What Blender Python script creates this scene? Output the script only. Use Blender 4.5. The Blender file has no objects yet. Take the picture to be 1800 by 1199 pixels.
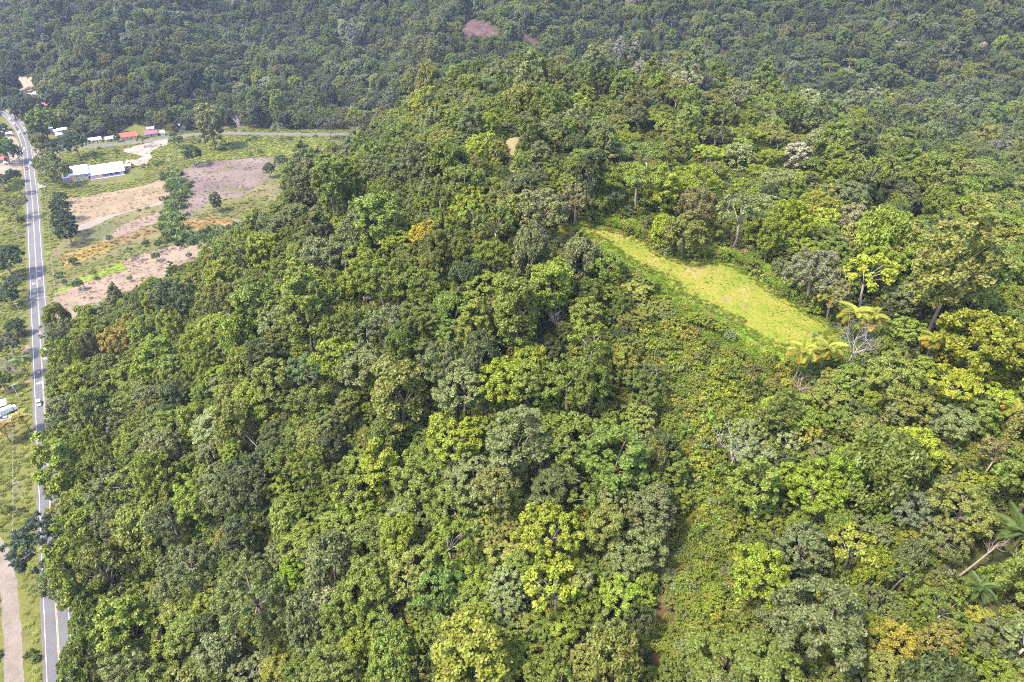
import bpy, bmesh, math, random
import numpy as np
from mathutils import Vector, Matrix, geometry

# ------------------------------------------------------------------ camera, sky, sun, exposure
sc = bpy.context.scene
R = math.radians
CAM_H, PITCH = 200.0, 34.0
cam_d = bpy.data.cameras.new('camera'); cam = bpy.data.objects.new('camera', cam_d)
sc.collection.objects.link(cam); sc.camera = cam
cam_d.lens, cam_d.sensor_width, cam_d.clip_start, cam_d.clip_end = 24.0, 36.0, 1.0, 20000.0
cam.location = (0, 0, CAM_H); cam.rotation_euler = (R(90 - PITCH), 0, 0)

SUN_EL, SUN_AZ = 58.0, -112.0         # azimuth clockwise from +Y: the sun stands to the left, a little behind the camera
world = bpy.data.worlds.new('World'); sc.world = world; world.use_nodes = True
wn = world.node_tree.nodes; bg = wn['Background']
sky = wn.new('ShaderNodeTexSky'); sky.sky_type = 'NISHITA'; sky.sun_disc = False
sky.sun_elevation = R(SUN_EL); sky.sun_rotation = R(SUN_AZ)
sky.altitude = 200; sky.air_density = 1.0; sky.dust_density = 2.5; sky.ozone_density = 1.0
world.node_tree.links.new(sky.outputs[0], bg.inputs[0]); bg.inputs[1].default_value = 0.15
sun_d = bpy.data.lights.new('sun', 'SUN'); sun = bpy.data.objects.new('sun', sun_d)
sc.collection.objects.link(sun)
sun_d.energy, sun_d.angle, sun_d.color = 2.5, R(9), (1.0, 0.93, 0.82)
sd = Vector((math.sin(R(SUN_AZ)) * math.cos(R(SUN_EL)), math.cos(R(SUN_AZ)) * math.cos(R(SUN_EL)), math.sin(R(SUN_EL))))
sun.rotation_euler = sd.to_track_quat('Z', 'Y').to_euler(); sun.location = (-200, 80, 400)
vs = sc.view_settings
vs.view_transform = 'Standard'; vs.look = 'None'; vs.exposure = 2.4; vs.gamma = 1.0; vs.use_curve_mapping = False
cy = sc.cycles
cy.max_bounces, cy.diffuse_bounces, cy.glossy_bounces, cy.transmission_bounces = 5, 3, 1, 3
cy.transparent_max_bounces, cy.volume_bounces = 4, 0
cy.use_denoising = False; cy.denoiser = 'OPENIMAGEDENOISE'; cy.denoising_input_passes = 'RGB_ALBEDO_NORMAL'; cy.denoising_prefilter = 'ACCURATE'
cy.sample_clamp_indirect = 4.0; cy.filter_width = 1.05

# ------------------------------------------------------------------ helpers
rng = np.random.default_rng(7); random.seed(7)
COL = sc.collection
cP, sP = math.cos(R(PITCH)), math.sin(R(PITCH))
def ray(u, v):                              # photograph pixel (1800 x 1199) -> direction in the world
    a, b = (u - 900) / 1200.0, (599.5 - v) / 1200.0
    return np.array((a, cP + b * sP, -sP + b * cP))
def G(u, v, z=0.0):                         # the point at height z seen at that pixel
    d = ray(u, v); t = (z - CAM_H) / d[2]
    return np.array((d[0] * t, d[1] * t, z))
def project(p):                             # world points -> (u, v, depth)
    p = np.atleast_2d(p); x, y, z = p[:, 0], p[:, 1], p[:, 2] - CAM_H
    dep = y * cP - z * sP; up = y * sP + z * cP
    dep = np.where(dep < 1, 1, dep)
    return 900 + 1200 * x / dep, 599.5 - 1200 * up / dep, dep
_tab = np.random.default_rng(3).random((256, 256))
def vnoise(x, y):
    xi, yi = np.floor(x).astype(int), np.floor(y).astype(int)
    fx, fy = x - xi, y - yi; fx = fx * fx * (3 - 2 * fx); fy = fy * fy * (3 - 2 * fy)
    g = lambda i, j: _tab[i % 256, j % 256]
    return (g(xi, yi) * (1 - fx) + g(xi + 1, yi) * fx) * (1 - fy) + (g(xi, yi + 1) * (1 - fx) + g(xi + 1, yi + 1) * fx) * fy
def fbm(x, y, o=4):
    s, a, t = 0, 1.0, 0
    for k in range(o):
        s = s + a * (vnoise(x * 2 ** k + 17.3 * k, y * 2 ** k + 5.1 * k) - .5); t += a; a *= .5
    return s / t * 2
def inside(poly, X, Y):
    poly = np.asarray(poly); c = np.zeros(np.shape(X), bool); n = len(poly); j = n - 1
    for i in range(n):
        xi, yi, xj, yj = poly[i, 0], poly[i, 1], poly[j, 0], poly[j, 1]
        cond = ((yi > Y) != (yj > Y)) & (X < (xj - xi) * (Y - yi) / (yj - yi + 1e-12) + xi)
        c ^= cond; j = i
    return c
def dist_line(line, X, Y):
    d = np.full(np.shape(X), 1e9)
    for (x0, y0), (x1, y1) in zip(line[:-1], line[1:]):
        dx, dy = x1 - x0, y1 - y0; L = dx * dx + dy * dy + 1e-9
        t = np.clip(((X - x0) * dx + (Y - y0) * dy) / L, 0, 1)
        d = np.minimum(d, np.hypot(X - x0 - t * dx, Y - y0 - t * dy))
    return d
def tag(o, label=None, cat=None, group=None, kind=None):
    if label: o['label'] = label
    if cat: o['category'] = cat
    if group: o['group'] = group
    if kind: o['kind'] = kind
    return o
def empty(name, loc=(0, 0, 0), rz=0.0, parent=None):
    o = bpy.data.objects.new(name, None); COL.objects.link(o)
    o.location = loc; o.rotation_euler = (0, 0, rz); o.empty_display_size = .5
    if parent: o.parent = parent
    return o
def link_mesh(name, me, mat=None, parent=None, loc=None):
    o = bpy.data.objects.new(name, me); COL.objects.link(o)
    if mat and not me.materials: me.materials.append(mat)
    if parent: o.parent = parent
    if loc is not None: o.location = loc
    return o
class MB:                                   # collects verts and faces of ONE mesh
    def __init__(s): s.v, s.f = [], []
    def add(s, v, f):
        n = len(s.v); s.v += [tuple(p) for p in v]; s.f += [tuple(i + n for i in q) for q in f]; return s
    def box(s, c, size, rz=0.0, taper=1.0):
        x, y, z = [k / 2 for k in size]; v = []
        for dz, t in ((-z, 1), (z, taper)):
            for dx, dy in ((-x, -y), (x, -y), (x, y), (-x, y)):
                px, py = dx * t, dy * t
                v.append((c[0] + px * math.cos(rz) - py * math.sin(rz), c[1] + px * math.sin(rz) + py * math.cos(rz), c[2] + dz))
        return s.add(v, [(3, 2, 1, 0), (4, 5, 6, 7), (0, 1, 5, 4), (1, 2, 6, 5), (2, 3, 7, 6), (3, 0, 4, 7)])
    def tube(s, pts, rad, sides=6, cap=True):
        pts = [Vector(p) for p in pts]; v, f = [], []
        for i, p in enumerate(pts):
            d = (pts[min(i + 1, len(pts) - 1)] - pts[max(i - 1, 0)])
            d = d.normalized() if d.length > 1e-6 else Vector((0, 0, 1))
            a = d.orthogonal().normalized(); b = d.cross(a)
            for k in range(sides):
                an = 2 * math.pi * k / sides
                v.append(p + (a * math.cos(an) + b * math.sin(an)) * rad[i])
        for i in range(len(pts) - 1):
            for k in range(sides):
                k2 = (k + 1) % sides
                f.append((i * sides + k, i * sides + k2, (i + 1) * sides + k2, (i + 1) * sides + k))
        if cap: f.append(tuple(range(sides))[::-1]); f.append(tuple((len(pts) - 1) * sides + k for k in range(sides)))
        return s.add(v, f)
    def mesh(s, name, mat=None, smooth=False):
        me = bpy.data.meshes.new(name); me.from_pydata(s.v, [], s.f); me.update()
        if mat: me.materials.append(mat)
        if smooth: me.polygons.foreach_set('use_smooth', [True] * len(me.polygons))
        return me
    def build(s, name, mat, parent=None, loc=None, smooth=False):
        return link_mesh(name, s.mesh(name, mat, smooth), None, parent, loc)

# ------------------------------------------------------------------ materials
def new_mat(name):
    m = bpy.data.materials.new(name); m.use_nodes = True
    return m, m.node_tree.nodes, m.node_tree.links, m.node_tree.nodes['Principled BSDF']
def simple(name, col, rough=.7, metal=0.0, spec=.3, noise=0.0, scale=3.0):
    m, n, l, b = new_mat(name)
    b.inputs['Roughness'].default_value = rough; b.inputs['Metallic'].default_value = metal
    b.inputs['Specular IOR Level'].default_value = spec
    if noise:
        tc = n.new('ShaderNodeTexCoord'); t = n.new('ShaderNodeTexNoise'); t.inputs['Scale'].default_value = scale; t.inputs['Detail'].default_value = 4
        l.new(tc.outputs['Object'], t.inputs['Vector'])
        r = n.new('ShaderNodeValToRGB'); l.new(t.outputs[0], r.inputs[0])
        r.color_ramp.elements[0].position = .3; r.color_ramp.elements[1].position = .7
        r.color_ramp.elements[0].color = [c * (1 - noise) for c in col[:3]] + [1]
        r.color_ramp.elements[1].color = [min(1, c * (1 + noise)) for c in col[:3]] + [1]
        l.new(r.outputs[0], b.inputs['Base Color'])
    else: b.inputs['Base Color'].default_value = (*col[:3], 1)
    return m
GK = .41
def ground_mat(name, cols, scale=.08, fine=1.2, bump=.4, rough=.95, rows=None, speck=None):
    """cols: ramp of the soil's or turf's own colours, mixed by two noises; rows=(angle, spacing, strength): furrows; speck=(colour, scale, amount)"""
    m, n, l, b = new_mat(name); b.inputs['Roughness'].default_value = rough; b.inputs['Specular IOR Level'].default_value = .1
    tc = n.new('ShaderNodeTexCoord')
    t1 = n.new('ShaderNodeTexNoise'); t1.inputs['Scale'].default_value = scale; t1.inputs['Detail'].default_value = 6; t1.inputs['Roughness'].default_value = .65
    t2 = n.new('ShaderNodeTexNoise'); t2.inputs['Scale'].default_value = fine; t2.inputs['Detail'].default_value = 5; t2.inputs['Roughness'].default_value = .7
    l.new(tc.outputs['Object'], t1.inputs['Vector']); l.new(tc.outputs['Object'], t2.inputs['Vector'])
    mx = n.new('ShaderNodeMath'); mx.operation = 'MULTIPLY_ADD'; mx.inputs[1].default_value = .55
    l.new(t2.outputs[0], mx.inputs[0])
    sc1 = n.new('ShaderNodeMath'); sc1.operation = 'MULTIPLY'; sc1.inputs[1].default_value = .45; l.new(t1.outputs[0], sc1.inputs[0])
    l.new(sc1.outputs[0], mx.inputs[2]); val = mx.outputs[0]
    if rows:
        mp = n.new('ShaderNodeMapping'); mp.inputs['Rotation'].default_value = (0, 0, rows[0]); l.new(tc.outputs['Object'], mp.inputs['Vector'])
        w = n.new('ShaderNodeTexWave'); w.inputs['Scale'].default_value = 1.0 / rows[1]; w.inputs['Distortion'].default_value = 2.5; w.inputs['Detail'].default_value = 2
        w.inputs['Detail Scale'].default_value = .6; l.new(mp.outputs[0], w.inputs['Vector'])
        ad = n.new('ShaderNodeMath'); ad.operation = 'MULTIPLY_ADD'; ad.inputs[1].default_value = rows[2]; l.new(w.outputs['Fac'], ad.inputs[0])
        sb = n.new('ShaderNodeMath'); sb.operation = 'SUBTRACT'; sb.inputs[1].default_value = rows[2] * .5; l.new(val, sb.inputs[0])
        l.new(sb.outputs[0], ad.inputs[2]); val = ad.outputs[0]
    r = n.new('ShaderNodeValToRGB'); l.new(val, r.inputs[0]); e = r.color_ramp.elements
    k = len(cols)
    while len(e) < k: e.new(.5)
    for i, c in enumerate(cols):
        e[i].position = .39 + .22 * i / max(1, k - 1); e[i].color = (*[k_ * GK for k_ in c], 1)
    out = r.outputs[0]
    if speck:
        t3 = n.new('ShaderNodeTexNoise'); t3.inputs['Scale'].default_value = speck[1]; t3.inputs['Detail'].default_value = 3; l.new(tc.outputs['Object'], t3.inputs['Vector'])
        rr = n.new('ShaderNodeValToRGB'); rr.color_ramp.elements[0].position = .62 - .1 * speck[2]; rr.color_ramp.elements[1].position = .72 - .1 * speck[2]; l.new(t3.outputs[0], rr.inputs[0])
        mc = n.new('ShaderNodeMixRGB'); mc.inputs[2].default_value = (*[k_ * GK for k_ in speck[0]], 1); l.new(rr.outputs[0], mc.inputs[0]); l.new(out, mc.inputs[1]); out = mc.outputs[0]
    l.new(out, b.inputs['Base Color'])
    if bump:
        bp = n.new('ShaderNodeBump'); bp.inputs['Strength'].default_value = bump; bp.inputs['Distance'].default_value = .25
        l.new(t2.outputs[0], bp.inputs['Height']); l.new(bp.outputs[0], b.inputs['Normal'])
    return m
def leaf_mat(name, trans=.28, gloss=.25):
    m, n, l, b = new_mat(name)
    at = n.new('ShaderNodeAttribute'); at.attribute_type = 'INSTANCER'; at.attribute_name = 'tint'
    va = n.new('ShaderNodeAttribute'); va.attribute_type = 'GEOMETRY'; va.attribute_name = 'leafvar'
    sp = n.new('ShaderNodeSeparateColor'); l.new(va.outputs['Color'], sp.inputs[0])
    hs = n.new('ShaderNodeHueSaturation'); l.new(at.outputs['Color'], hs.inputs['Color'])
    hu = n.new('ShaderNodeMapRange'); hu.inputs[3].default_value = .482; hu.inputs[4].default_value = .504; l.new(sp.outputs[0], hu.inputs[0]); l.new(hu.outputs[0], hs.inputs['Hue'])
    vl = n.new('ShaderNodeMapRange'); vl.inputs[3].default_value = .62; vl.inputs[4].default_value = 1.42; l.new(sp.outputs[1], vl.inputs[0]); l.new(vl.outputs[0], hs.inputs['Value'])
    b.inputs['Roughness'].default_value = .5; b.inputs['Specular IOR Level'].default_value = gloss
    l.new(hs.outputs[0], b.inputs['Base Color'])
    tr = n.new('ShaderNodeBsdfTranslucent')
    tb = n.new('ShaderNodeHueSaturation'); tb.inputs['Hue'].default_value = .485; tb.inputs['Value'].default_value = 1.5; l.new(hs.outputs[0], tb.inputs['Color']); l.new(tb.outputs[0], tr.inputs[0])
    mx = n.new('ShaderNodeMixShader'); mx.inputs[0].default_value = trans
    l.new(b.outputs[0], mx.inputs[1]); l.new(tr.outputs[0], mx.inputs[2]); l.new(mx.outputs[0], n['Material Output'].inputs[0])
    return m
LEAF = leaf_mat('leaves')
BLADE = leaf_mat('grass_blades', .35, .15)
BARK_PALE = simple('bark_pale', (.20, .175, .14), .9, noise=.3, scale=2)
BARK = simple('bark_brown', (.17, .13, .10), .9, noise=.3, scale=2)
BARK_DEAD = simple('bark_dead', (.20, .175, .165), .9, noise=.25, scale=2)
# ------------------------------------------------------------------ terrain
def smooth_line(px, step=3.0, z=0.0, world_pts=None):
    P = np.array([G(u, v, z)[:2] for u, v in px]) if world_pts is None else np.asarray(world_pts, float)
    t = np.concatenate([[0], np.cumsum(np.hypot(*np.diff(P, axis=0).T))]); out = []
    m = np.gradient(P, t, axis=0)
    for i in range(len(P) - 1):
        k = max(1, int((t[i + 1] - t[i]) / step)); h = t[i + 1] - t[i]
        for q in range(k):
            s = q / k; out.append((2 * s**3 - 3 * s**2 + 1) * P[i] + (s**3 - 2 * s**2 + s) * h * m[i] + (-2 * s**3 + 3 * s**2) * P[i + 1] + (s**3 - s**2) * h * m[i + 1])
    out.append(P[-1]); return np.array(out)

slope = .0586
HWY = smooth_line([(23.5 + slope * (v + 212), v) for v in (1500, 1300, 1100, 900, 700, 550, 430, 350)] + [(52.6, 310), (49.8, 288), (47, 262), (43.5, 247), (38, 234), (31, 222), (22.5, 211), (11, 200.5), (-4, 190), (-24, 180), (-60, 168)], 4.0)
SIDE = smooth_line([(50, 283), (75, 272), (110, 264), (157, 258), (200, 254), (240, 250), (270, 246.5), (300, 241.5), (340, 236.5), (380, 234), (430, 234.5), (480, 235.5), (540, 236.5), (600, 236.5), (650, 236)], 5.0)
GRAV = smooth_line([(-80, 915), (-30, 938), (3, 975), (14, 1025), (20, 1085), (24, 1150), (25, 1210), (25, 1300)], 2.0)
W = lambda x, y, z: (x, y, z)
ctrl = [tuple(G(u, v, z)) for u, v, z in [
    # crest of the main ridge with the grass clearing, the track and the rounded end
    (1460, 600, 100), (1300, 510, 103), (1180, 470, 105), (1050, 420, 108), (980, 395, 110), (900, 290, 116), (892, 255, 119), (885, 190, 120), (880, 148, 117), (880, 120, 108),
    # near slope, along the bottom of the frame
    (900, 1199, 58), (500, 1199, 40), (300, 1199, 24), (1300, 1199, 68), (1800, 1199, 82), (1250, 850, 80), (1000, 800, 78), (1500, 850, 86),
    # right side
    (1800, 700, 97), (1725, 640, 102), (1600, 570, 101), (1400, 420, 97), (1600, 430, 92), (1800, 450, 84), (1750, 380, 77), (1500, 300, 84), (1300, 250, 99), (1150, 190, 104), (1050, 150, 104),
    (1250, 165, 46), (1500, 240, 40), (1780, 300, 34), (1400, 270, 90), (1650, 345, 82),
    (1750, 220, 24), (1600, 200, 24), (1400, 185, 26), (1200, 130, 28),
    # far slopes
    (1800, 100, 58), (1500, 100, 56), (1200, 90, 46), (1000, 90, 36), (1800, 0, 98), (1500, 0, 92), (1200, 0, 90), (900, 50, 66), (900, 0, 86), (760, 40, 50), (760, 0, 76),
    (200, 100, 36), (200, 0, 72), (-100, 100, 30), (-100, 0, 66), (400, 100, 34), (400, 0, 68), (560, 160, 12), (600, 85, 44), (580, 0, 66), (700, 120, 8),
    # foot of the hill
    (118, 1199, 0), (106, 930, 0), (102, 750, 0), (104, 640, 0), (106, 590, 0), (140, 560, 0), (225, 540, 0), (310, 500, 0), (400, 455, 0), (490, 405, 0), (498, 350, 0), (520, 310, 0), (570, 285, 0), (625, 262, 0),
    # valley floor (driven below and clamped flat)
    (60, 1199, -7), (50, 900, -8), (30, 700, -9), (50, 550, -9), (150, 480, -10), (300, 400, -12), (400, 350, -10), (420, 300, -10), (200, 300, -14), (20, 300, -12), (100, 250, -7), (300, 235, -4), (450, 234, -4), (550, 234, -3), (0, 215, -4), (40, 165, -2), (190, 222, 1), (60, 175, -1), (640, 215, -2),
]] + [W(-107, 282, 66), W(-70, 190, 70), W(-130, 188, 32), W(-55, 330, 82), W(-42, 240, 97), W(-40, 285, 96), W(38, 300, 98), W(42, 350, 88), W(-110, 400, 44), W(-90, 480, 34), W(0, 420, 80), W(0, 490, 40), W(-60, 560, 18), W(20, 560, 28),
      W(0, 10, 48), W(60, 0, 62), W(-60, 20, 30), W(-105, 40, 4), W(140, 20, 78), W(220, 120, 86), W(-180, 40, -6), W(-300, 0, -8), W(-500, 200, -6), W(-700, 500, -6), W(-800, 750, 20), W(300, 300, 50), W(420, 420, 40), W(350, 60, 70), W(0, -200, 30), W(300, -200, 60), W(-300, -250, 0),
      W(-700, 1150, 125), W(-300, 1150, 125), W(100, 1100, 140), W(500, 1000, 165), W(900, 900, 170), W(800, 500, 70), W(800, 100, 60), W(-900, 1700, 190), W(0, 1700, 215), W(900, 1600, 235), W(-1100, 900, 60), W(-1200, 200, 30), W(1300, 400, 120)]
ctrl = np.array(ctrl, float)
def _U(r2): return np.where(r2 > 1e-12, .5 * r2 * np.log(np.maximum(r2, 1e-12)), 0)
_cx, _cy, _cz = ctrl[:, 0] / 100, ctrl[:, 1] / 100, ctrl[:, 2]
_n = len(ctrl); _A = np.zeros((_n + 3, _n + 3))
_A[:_n, :_n] = _U((_cx[:, None] - _cx) ** 2 + (_cy[:, None] - _cy) ** 2) + np.eye(_n) * .06
_A[:_n, _n] = 1; _A[:_n, _n + 1] = _cx; _A[:_n, _n + 2] = _cy; _A[_n:, :_n] = _A[:_n, _n:].T
_w = np.linalg.solve(_A, np.concatenate([_cz, [0, 0, 0]]))
def axis(lo, hi, step, far, k=1.25):
    a = list(np.arange(lo, hi + .1, step)); s = step
    while a[-1] < far: s *= k; a.append(a[-1] + s)
    s = step
    while a[0] > -far: s *= k; a.insert(0, a[0] - s)
    return np.array(a)
XS, YS = axis(-640, 640, 4.0, 7000), axis(-40, 960, 4.0, 7000)
_X, _Y = np.meshgrid(XS, YS)
_fx, _fy = np.clip(_X, -1000, 1100) / 100, np.clip(_Y, -260, 1600) / 100
_H = _w[_n] + _w[_n + 1] * _fx + _w[_n + 2] * _fy
for i in range(_n): _H = _H + _w[i] * _U((_fx - _cx[i]) ** 2 + (_fy - _cy[i]) ** 2)
_H = _H + np.clip((_H - 2) / 30, 0, 1) * (4.5 * fbm(_X / 55, _Y / 55, 4)) * np.clip((dist_line([G(1460, 600, 100)[:2], G(1180, 470, 105)[:2], G(980, 395, 110)[:2], G(892, 255, 119)[:2]], _X, _Y) - 8) / 40, 0, 1)
_lf = np.clip((_H - 6) / 25, 0, 1) * np.clip((-_X - 5 + .1 * _Y) / 40, 0, 1) * np.clip((620 - _Y) / 100, 0, 1)
_H = _H - _lf * 12 * (np.abs(fbm(_X / 150 + 3, (_Y + .3 * _X) / 62, 3)) * 1.7 - .45)      # gullies down the near left face
_fold = np.clip((_Y - 560 + .25 * np.abs(_X - 100)) / 160, 0, 1) * np.clip(_H / 25, 0, 1)
_H = _H - _fold * 48 * (np.abs(fbm((_X + .35 * _Y) / 170, _Y / 420 + 7, 3)) * 1.6 - .45)      # gullies down the far slopes
_H = np.where(_H > 3, _H, np.where(_H > -3, (_H + 3) ** 2 / 12, 0))       # soft foot, flat valley floor
_H = np.clip(_H, 0, 320) * np.clip((dist_line(HWY[::2], _X, _Y) - 8) / 14, 0, 1) * np.clip((dist_line(SIDE[::2], _X, _Y) - 6) / 10, 0, 1)
def hgt(x, y):
    x, y = np.asarray(x, float), np.asarray(y, float)
    i = np.clip(np.searchsorted(XS, x) - 1, 0, len(XS) - 2); j = np.clip(np.searchsorted(YS, y) - 1, 0, len(YS) - 2)
    fx, fy = (x - XS[i]) / (XS[i + 1] - XS[i]), (y - YS[j]) / (YS[j + 1] - YS[j])
    return (_H[j, i] * (1 - fx) + _H[j, i + 1] * fx) * (1 - fy) + (_H[j + 1, i] * (1 - fx) + _H[j + 1, i + 1] * fx) * fy
_T = np.concatenate([np.arange(40, 500, 1.0), np.arange(500, 2400, 3.0)])
def ground_at(u, v, up=0.0):                # where the pixel's ray meets the terrain raised by `up`
    d = ray(u, v); P = d[None, :] * _T[:, None]; z = P[:, 2] + CAM_H
    hit = np.nonzero(z <= hgt(P[:, 0], P[:, 1]) + up)[0]
    k = hit[0] if len(hit) else len(_T) - 1
    return P[k, 0], P[k, 1], float(hgt(P[k, 0], P[k, 1]))
def poly_on(px): return np.array([ground_at(u, v)[:2] for u, v in px])

nx, ny = len(XS), len(YS)
me = bpy.data.meshes.new('terrain')
me.vertices.add(nx * ny); me.vertices.foreach_set('co', np.stack([_X, _Y, _H], -1).astype(np.float32).ravel())
ii, jj = np.meshgrid(np.arange(nx - 1), np.arange(ny - 1)); a = (jj * nx + ii).ravel()
quads = np.stack([a, a + 1, a + 1 + nx, a + nx], -1).ravel().astype(np.int32)
nq = len(a); me.loops.add(nq * 4); me.loops.foreach_set('vertex_index', quads)
me.polygons.add(nq); me.polygons.foreach_set('loop_start', np.arange(0, nq * 4, 4, dtype=np.int32))
me.polygons.foreach_set('use_smooth', np.ones(nq, bool)); me.update()
FOREST_FLOOR = ground_mat('forest_floor', [(.030, .030, .014), (.055, .065, .022), (.085, .10, .030), (.10, .075, .04)], .05, .7, .6)
TURF = ground_mat('valley_turf', [(.11, .13, .026), (.17, .185, .038), (.22, .22, .06), (.26, .235, .09)], .035, .5, .8, speck=((.19, .15, .09), .06, .3))
me.materials.append(FOREST_FLOOR); me.materials.append(TURF)
_hm = _H[:-1, :-1].ravel(); me.polygons.foreach_set('material_index', ((_hm < 1.2) & (_Y[:-1, :-1].ravel() < 760)).astype(np.int32))
terrain = link_mesh('ground', me); tag(terrain, 'forested hills and the grassy valley floor', 'terrain', kind='structure')

def sheet(name, poly, mat, off, step=4.0, jitter=.6, label=None, cat='field', seed=0):
    """a sheet of ground that follows the terrain, with an uneven edge"""
    poly = np.asarray(poly, float); pts = []
    for a, b in zip(poly, np.roll(poly, -1, 0)):
        L = np.hypot(*(b - a)); k = max(1, int(L / max(1.2, step * .5)))
        for q in range(k):
            p = a + (b - a) * q / k
            nrm = np.array((-(b - a)[1], (b - a)[0])) / max(L, 1e-6)
            pts.append(p + nrm * jitter * fbm(np.array(p[0] * .21 + seed), np.array(p[1] * .21), 3) * 2)
    pts = np.array(pts); n = len(pts)
    gx, gy = np.meshgrid(np.arange(pts[:, 0].min(), pts[:, 0].max(), step), np.arange(pts[:, 1].min(), pts[:, 1].max(), step))
    gx, gy = gx.ravel(), gy.ravel(); ok = inside(pts, gx, gy) & (dist_line(np.vstack([pts, pts[:1]]), gx, gy) > step * .4)
    allp = [Vector(p) for p in pts] + [Vector((x, y)) for x, y in zip(gx[ok], gy[ok])]
    vo, eo, fo, *_ = geometry.delaunay_2d_cdt(allp, [(i, (i + 1) % n) for i in range(n)], [tuple(range(n))], 1, 1e-4)
    vo = np.array([tuple(v) for v in vo]); z = hgt(vo[:, 0], vo[:, 1]) + off
    mb = MB(); mb.add(np.column_stack([vo, z]), fo)
    o = mb.build(name, mat, smooth=True)
    if o.data.polygons and o.data.polygons[0].normal.z < 0: o.data.flip_normals()
    return tag(o, label, cat, kind='structure')
def strip(name, line, w, mat, off, label=None, cat='road', left=None, parent=None, dash=None, jit=0.0):
    """a ribbon along a polyline; left: lateral offset of its centre"""
    line = np.asarray(line, float); d = np.gradient(line, axis=0); d /= np.hypot(d[:, 0], d[:, 1])[:, None]; nrm = np.stack([-d[:, 1], d[:, 0]], -1)
    c = line + nrm * (left or 0.0); mb = MB(); v, f = [], []
    j1 = jit * fbm(line[:, 0] * .3, line[:, 1] * .3, 3); j2 = jit * fbm(line[:, 0] * .3 + 9, line[:, 1] * .3, 3)
    for i in range(len(c)):
        for s, j in ((-1, j1), (1, j2)):
            p = c[i] + nrm[i] * s * (w / 2 + j[i]); v.append((p[0], p[1], float(hgt(p[0], p[1])) + off))
    for i in range(len(c) - 1):
        if dash and (i % (dash[0] + dash[1])) >= dash[0]: continue
        f.append((2 * i, 2 * i + 1, 2 * i + 3, 2 * i + 2))
    mb.add(v, f); o = mb.build(name, mat, parent)
    if o.data.polygons[0].normal.z < 0: o.data.flip_normals()
    if label: tag(o, label, cat, kind='structure')
    return o
# ------------------------------------------------------------------ roads, yards, fields, clearing
ASPH = ground_mat('worn_asphalt', [(.17, .165, .175), (.21, .20, .215), (.25, .24, .25)], .05, 1.5, .15, .85)
SHOULDER = ground_mat('pale_shoulder', [(.20, .17, .13), (.27, .23, .19)], .1, 1.5, .3)
PAINT_W = simple('road_paint_white', (.40, .39, .39), .6, noise=.12, scale=.8); PAINT_Y = simple('road_paint_yellow', (.34, .25, .13), .6, noise=.15, scale=.8)
GRAVEL = ground_mat('gravel', [(.24, .19, .15), (.33, .27, .22), (.42, .35, .30)], .15, 2.5, .5)
strip('road_shoulder', HWY, 9.0, SHOULDER, .012, 'pale earth shoulder of the highway', jit=.35)
hwy = strip('highway', HWY, 7.9, ASPH, .020, 'grey two-lane asphalt highway through the valley')
for s in (-3.45, 3.45): strip('edge_line', HWY, .17, PAINT_W, .026, left=s, parent=hwy)
for s in (-.16, .16): strip('centre_line', HWY, .15, PAINT_Y, .026, left=s, parent=hwy)
strip('side_road', SIDE, 6.0, ASPH, .016, 'narrow paved side road along the foot of the far hill', jit=.2)
strip('gravel_road', GRAV, 5.0, GRAVEL, .010, 'pale gravel road curving beside the highway', jit=.5)
hd = HWY[20] - HWY[0]; hd /= np.hypot(*hd); HWY_RZ = math.atan2(hd[1], hd[0])
def road_text(txt, u, v, flip):                # painted speed limit, reading in the direction of travel
    c = bpy.data.curves.new('t', 'FONT'); c.body = txt; c.size = 1.0; c.align_x = 'CENTER'; c.align_y = 'CENTER'
    o = bpy.data.objects.new('t', c); COL.objects.link(o)
    me = bpy.data.meshes.new_from_object(o.evaluated_get(bpy.context.evaluated_depsgraph_get()))
    bpy.data.objects.remove(o); bpy.data.curves.remove(c)
    p = G(u, v); rz = HWY_RZ - math.pi / 2 + (math.pi if flip else 0)
    ob = link_mesh('road_lettering', me, PAINT_W, hwy, (p[0], p[1], .028)); ob.rotation_euler = (0, 0, rz); ob.scale = (1.3 if len(txt) > 2 else 1.45, 3.2, 1)
for txt, u, v, fl in [('KPH', 68, 477, 0), ('80', 69, 489.5, 0), ('80', 58.5, 498.5, 1), ('KPH', 59.5, 511, 1), ('KPH', 77.5, 613.5, 0), ('80', 79, 630, 0), ('80', 67.5, 654.5, 1), ('KPH', 69, 673, 1), ('KPH', 57.5, 339, 0)]: road_text(txt, u, v, fl)

def field(name, px, cols, label, off=.008, **kw):
    jit = kw.pop('jitter', .7); step = kw.pop('step', 8.0)
    return sheet(name, [G(u, v)[:2] for u, v in px], ground_mat(label.replace(' ', '_')[:40], cols, **kw), off, step, jit, label, 'field', seed=px[0][0])
AL = math.atan2(*(G(219, 301) - G(158, 311))[[1, 0]])         # the plots run along this direction
MEAD_FAR = [(332, 268), (345, 252), (390, 241), (480, 240), (590, 240), (580, 256), (560, 267), (540, 276), (500, 275), (480, 275), (400, 281), (345, 284), (338, 277)]
PLOUGH = [(340, 291), (360, 284), (420, 279.5), (488, 275), (490, 280), (470, 291), (464, 302), (474, 309), (444, 332), (424, 346), (386, 350), (360, 357), (345, 372), (330, 384), (310, 378), (308, 352), (317, 336), (312, 306)]
MAIZE_DRY = [(318, 393), (330, 388), (400, 383), (413, 390), (413, 397), (382, 405), (336, 406), (322, 401)]
MAIZE_GRN = [(345, 381), (388, 357), (472, 346), (492, 356), (480, 380), (424, 386), (402, 383), (350, 387)]
BLUEGRN = [(332, 409), (420, 399), (440, 387), (485, 384), (482, 393), (452, 408), (420, 440), (372, 458), (385, 425), (340, 417)]
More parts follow.
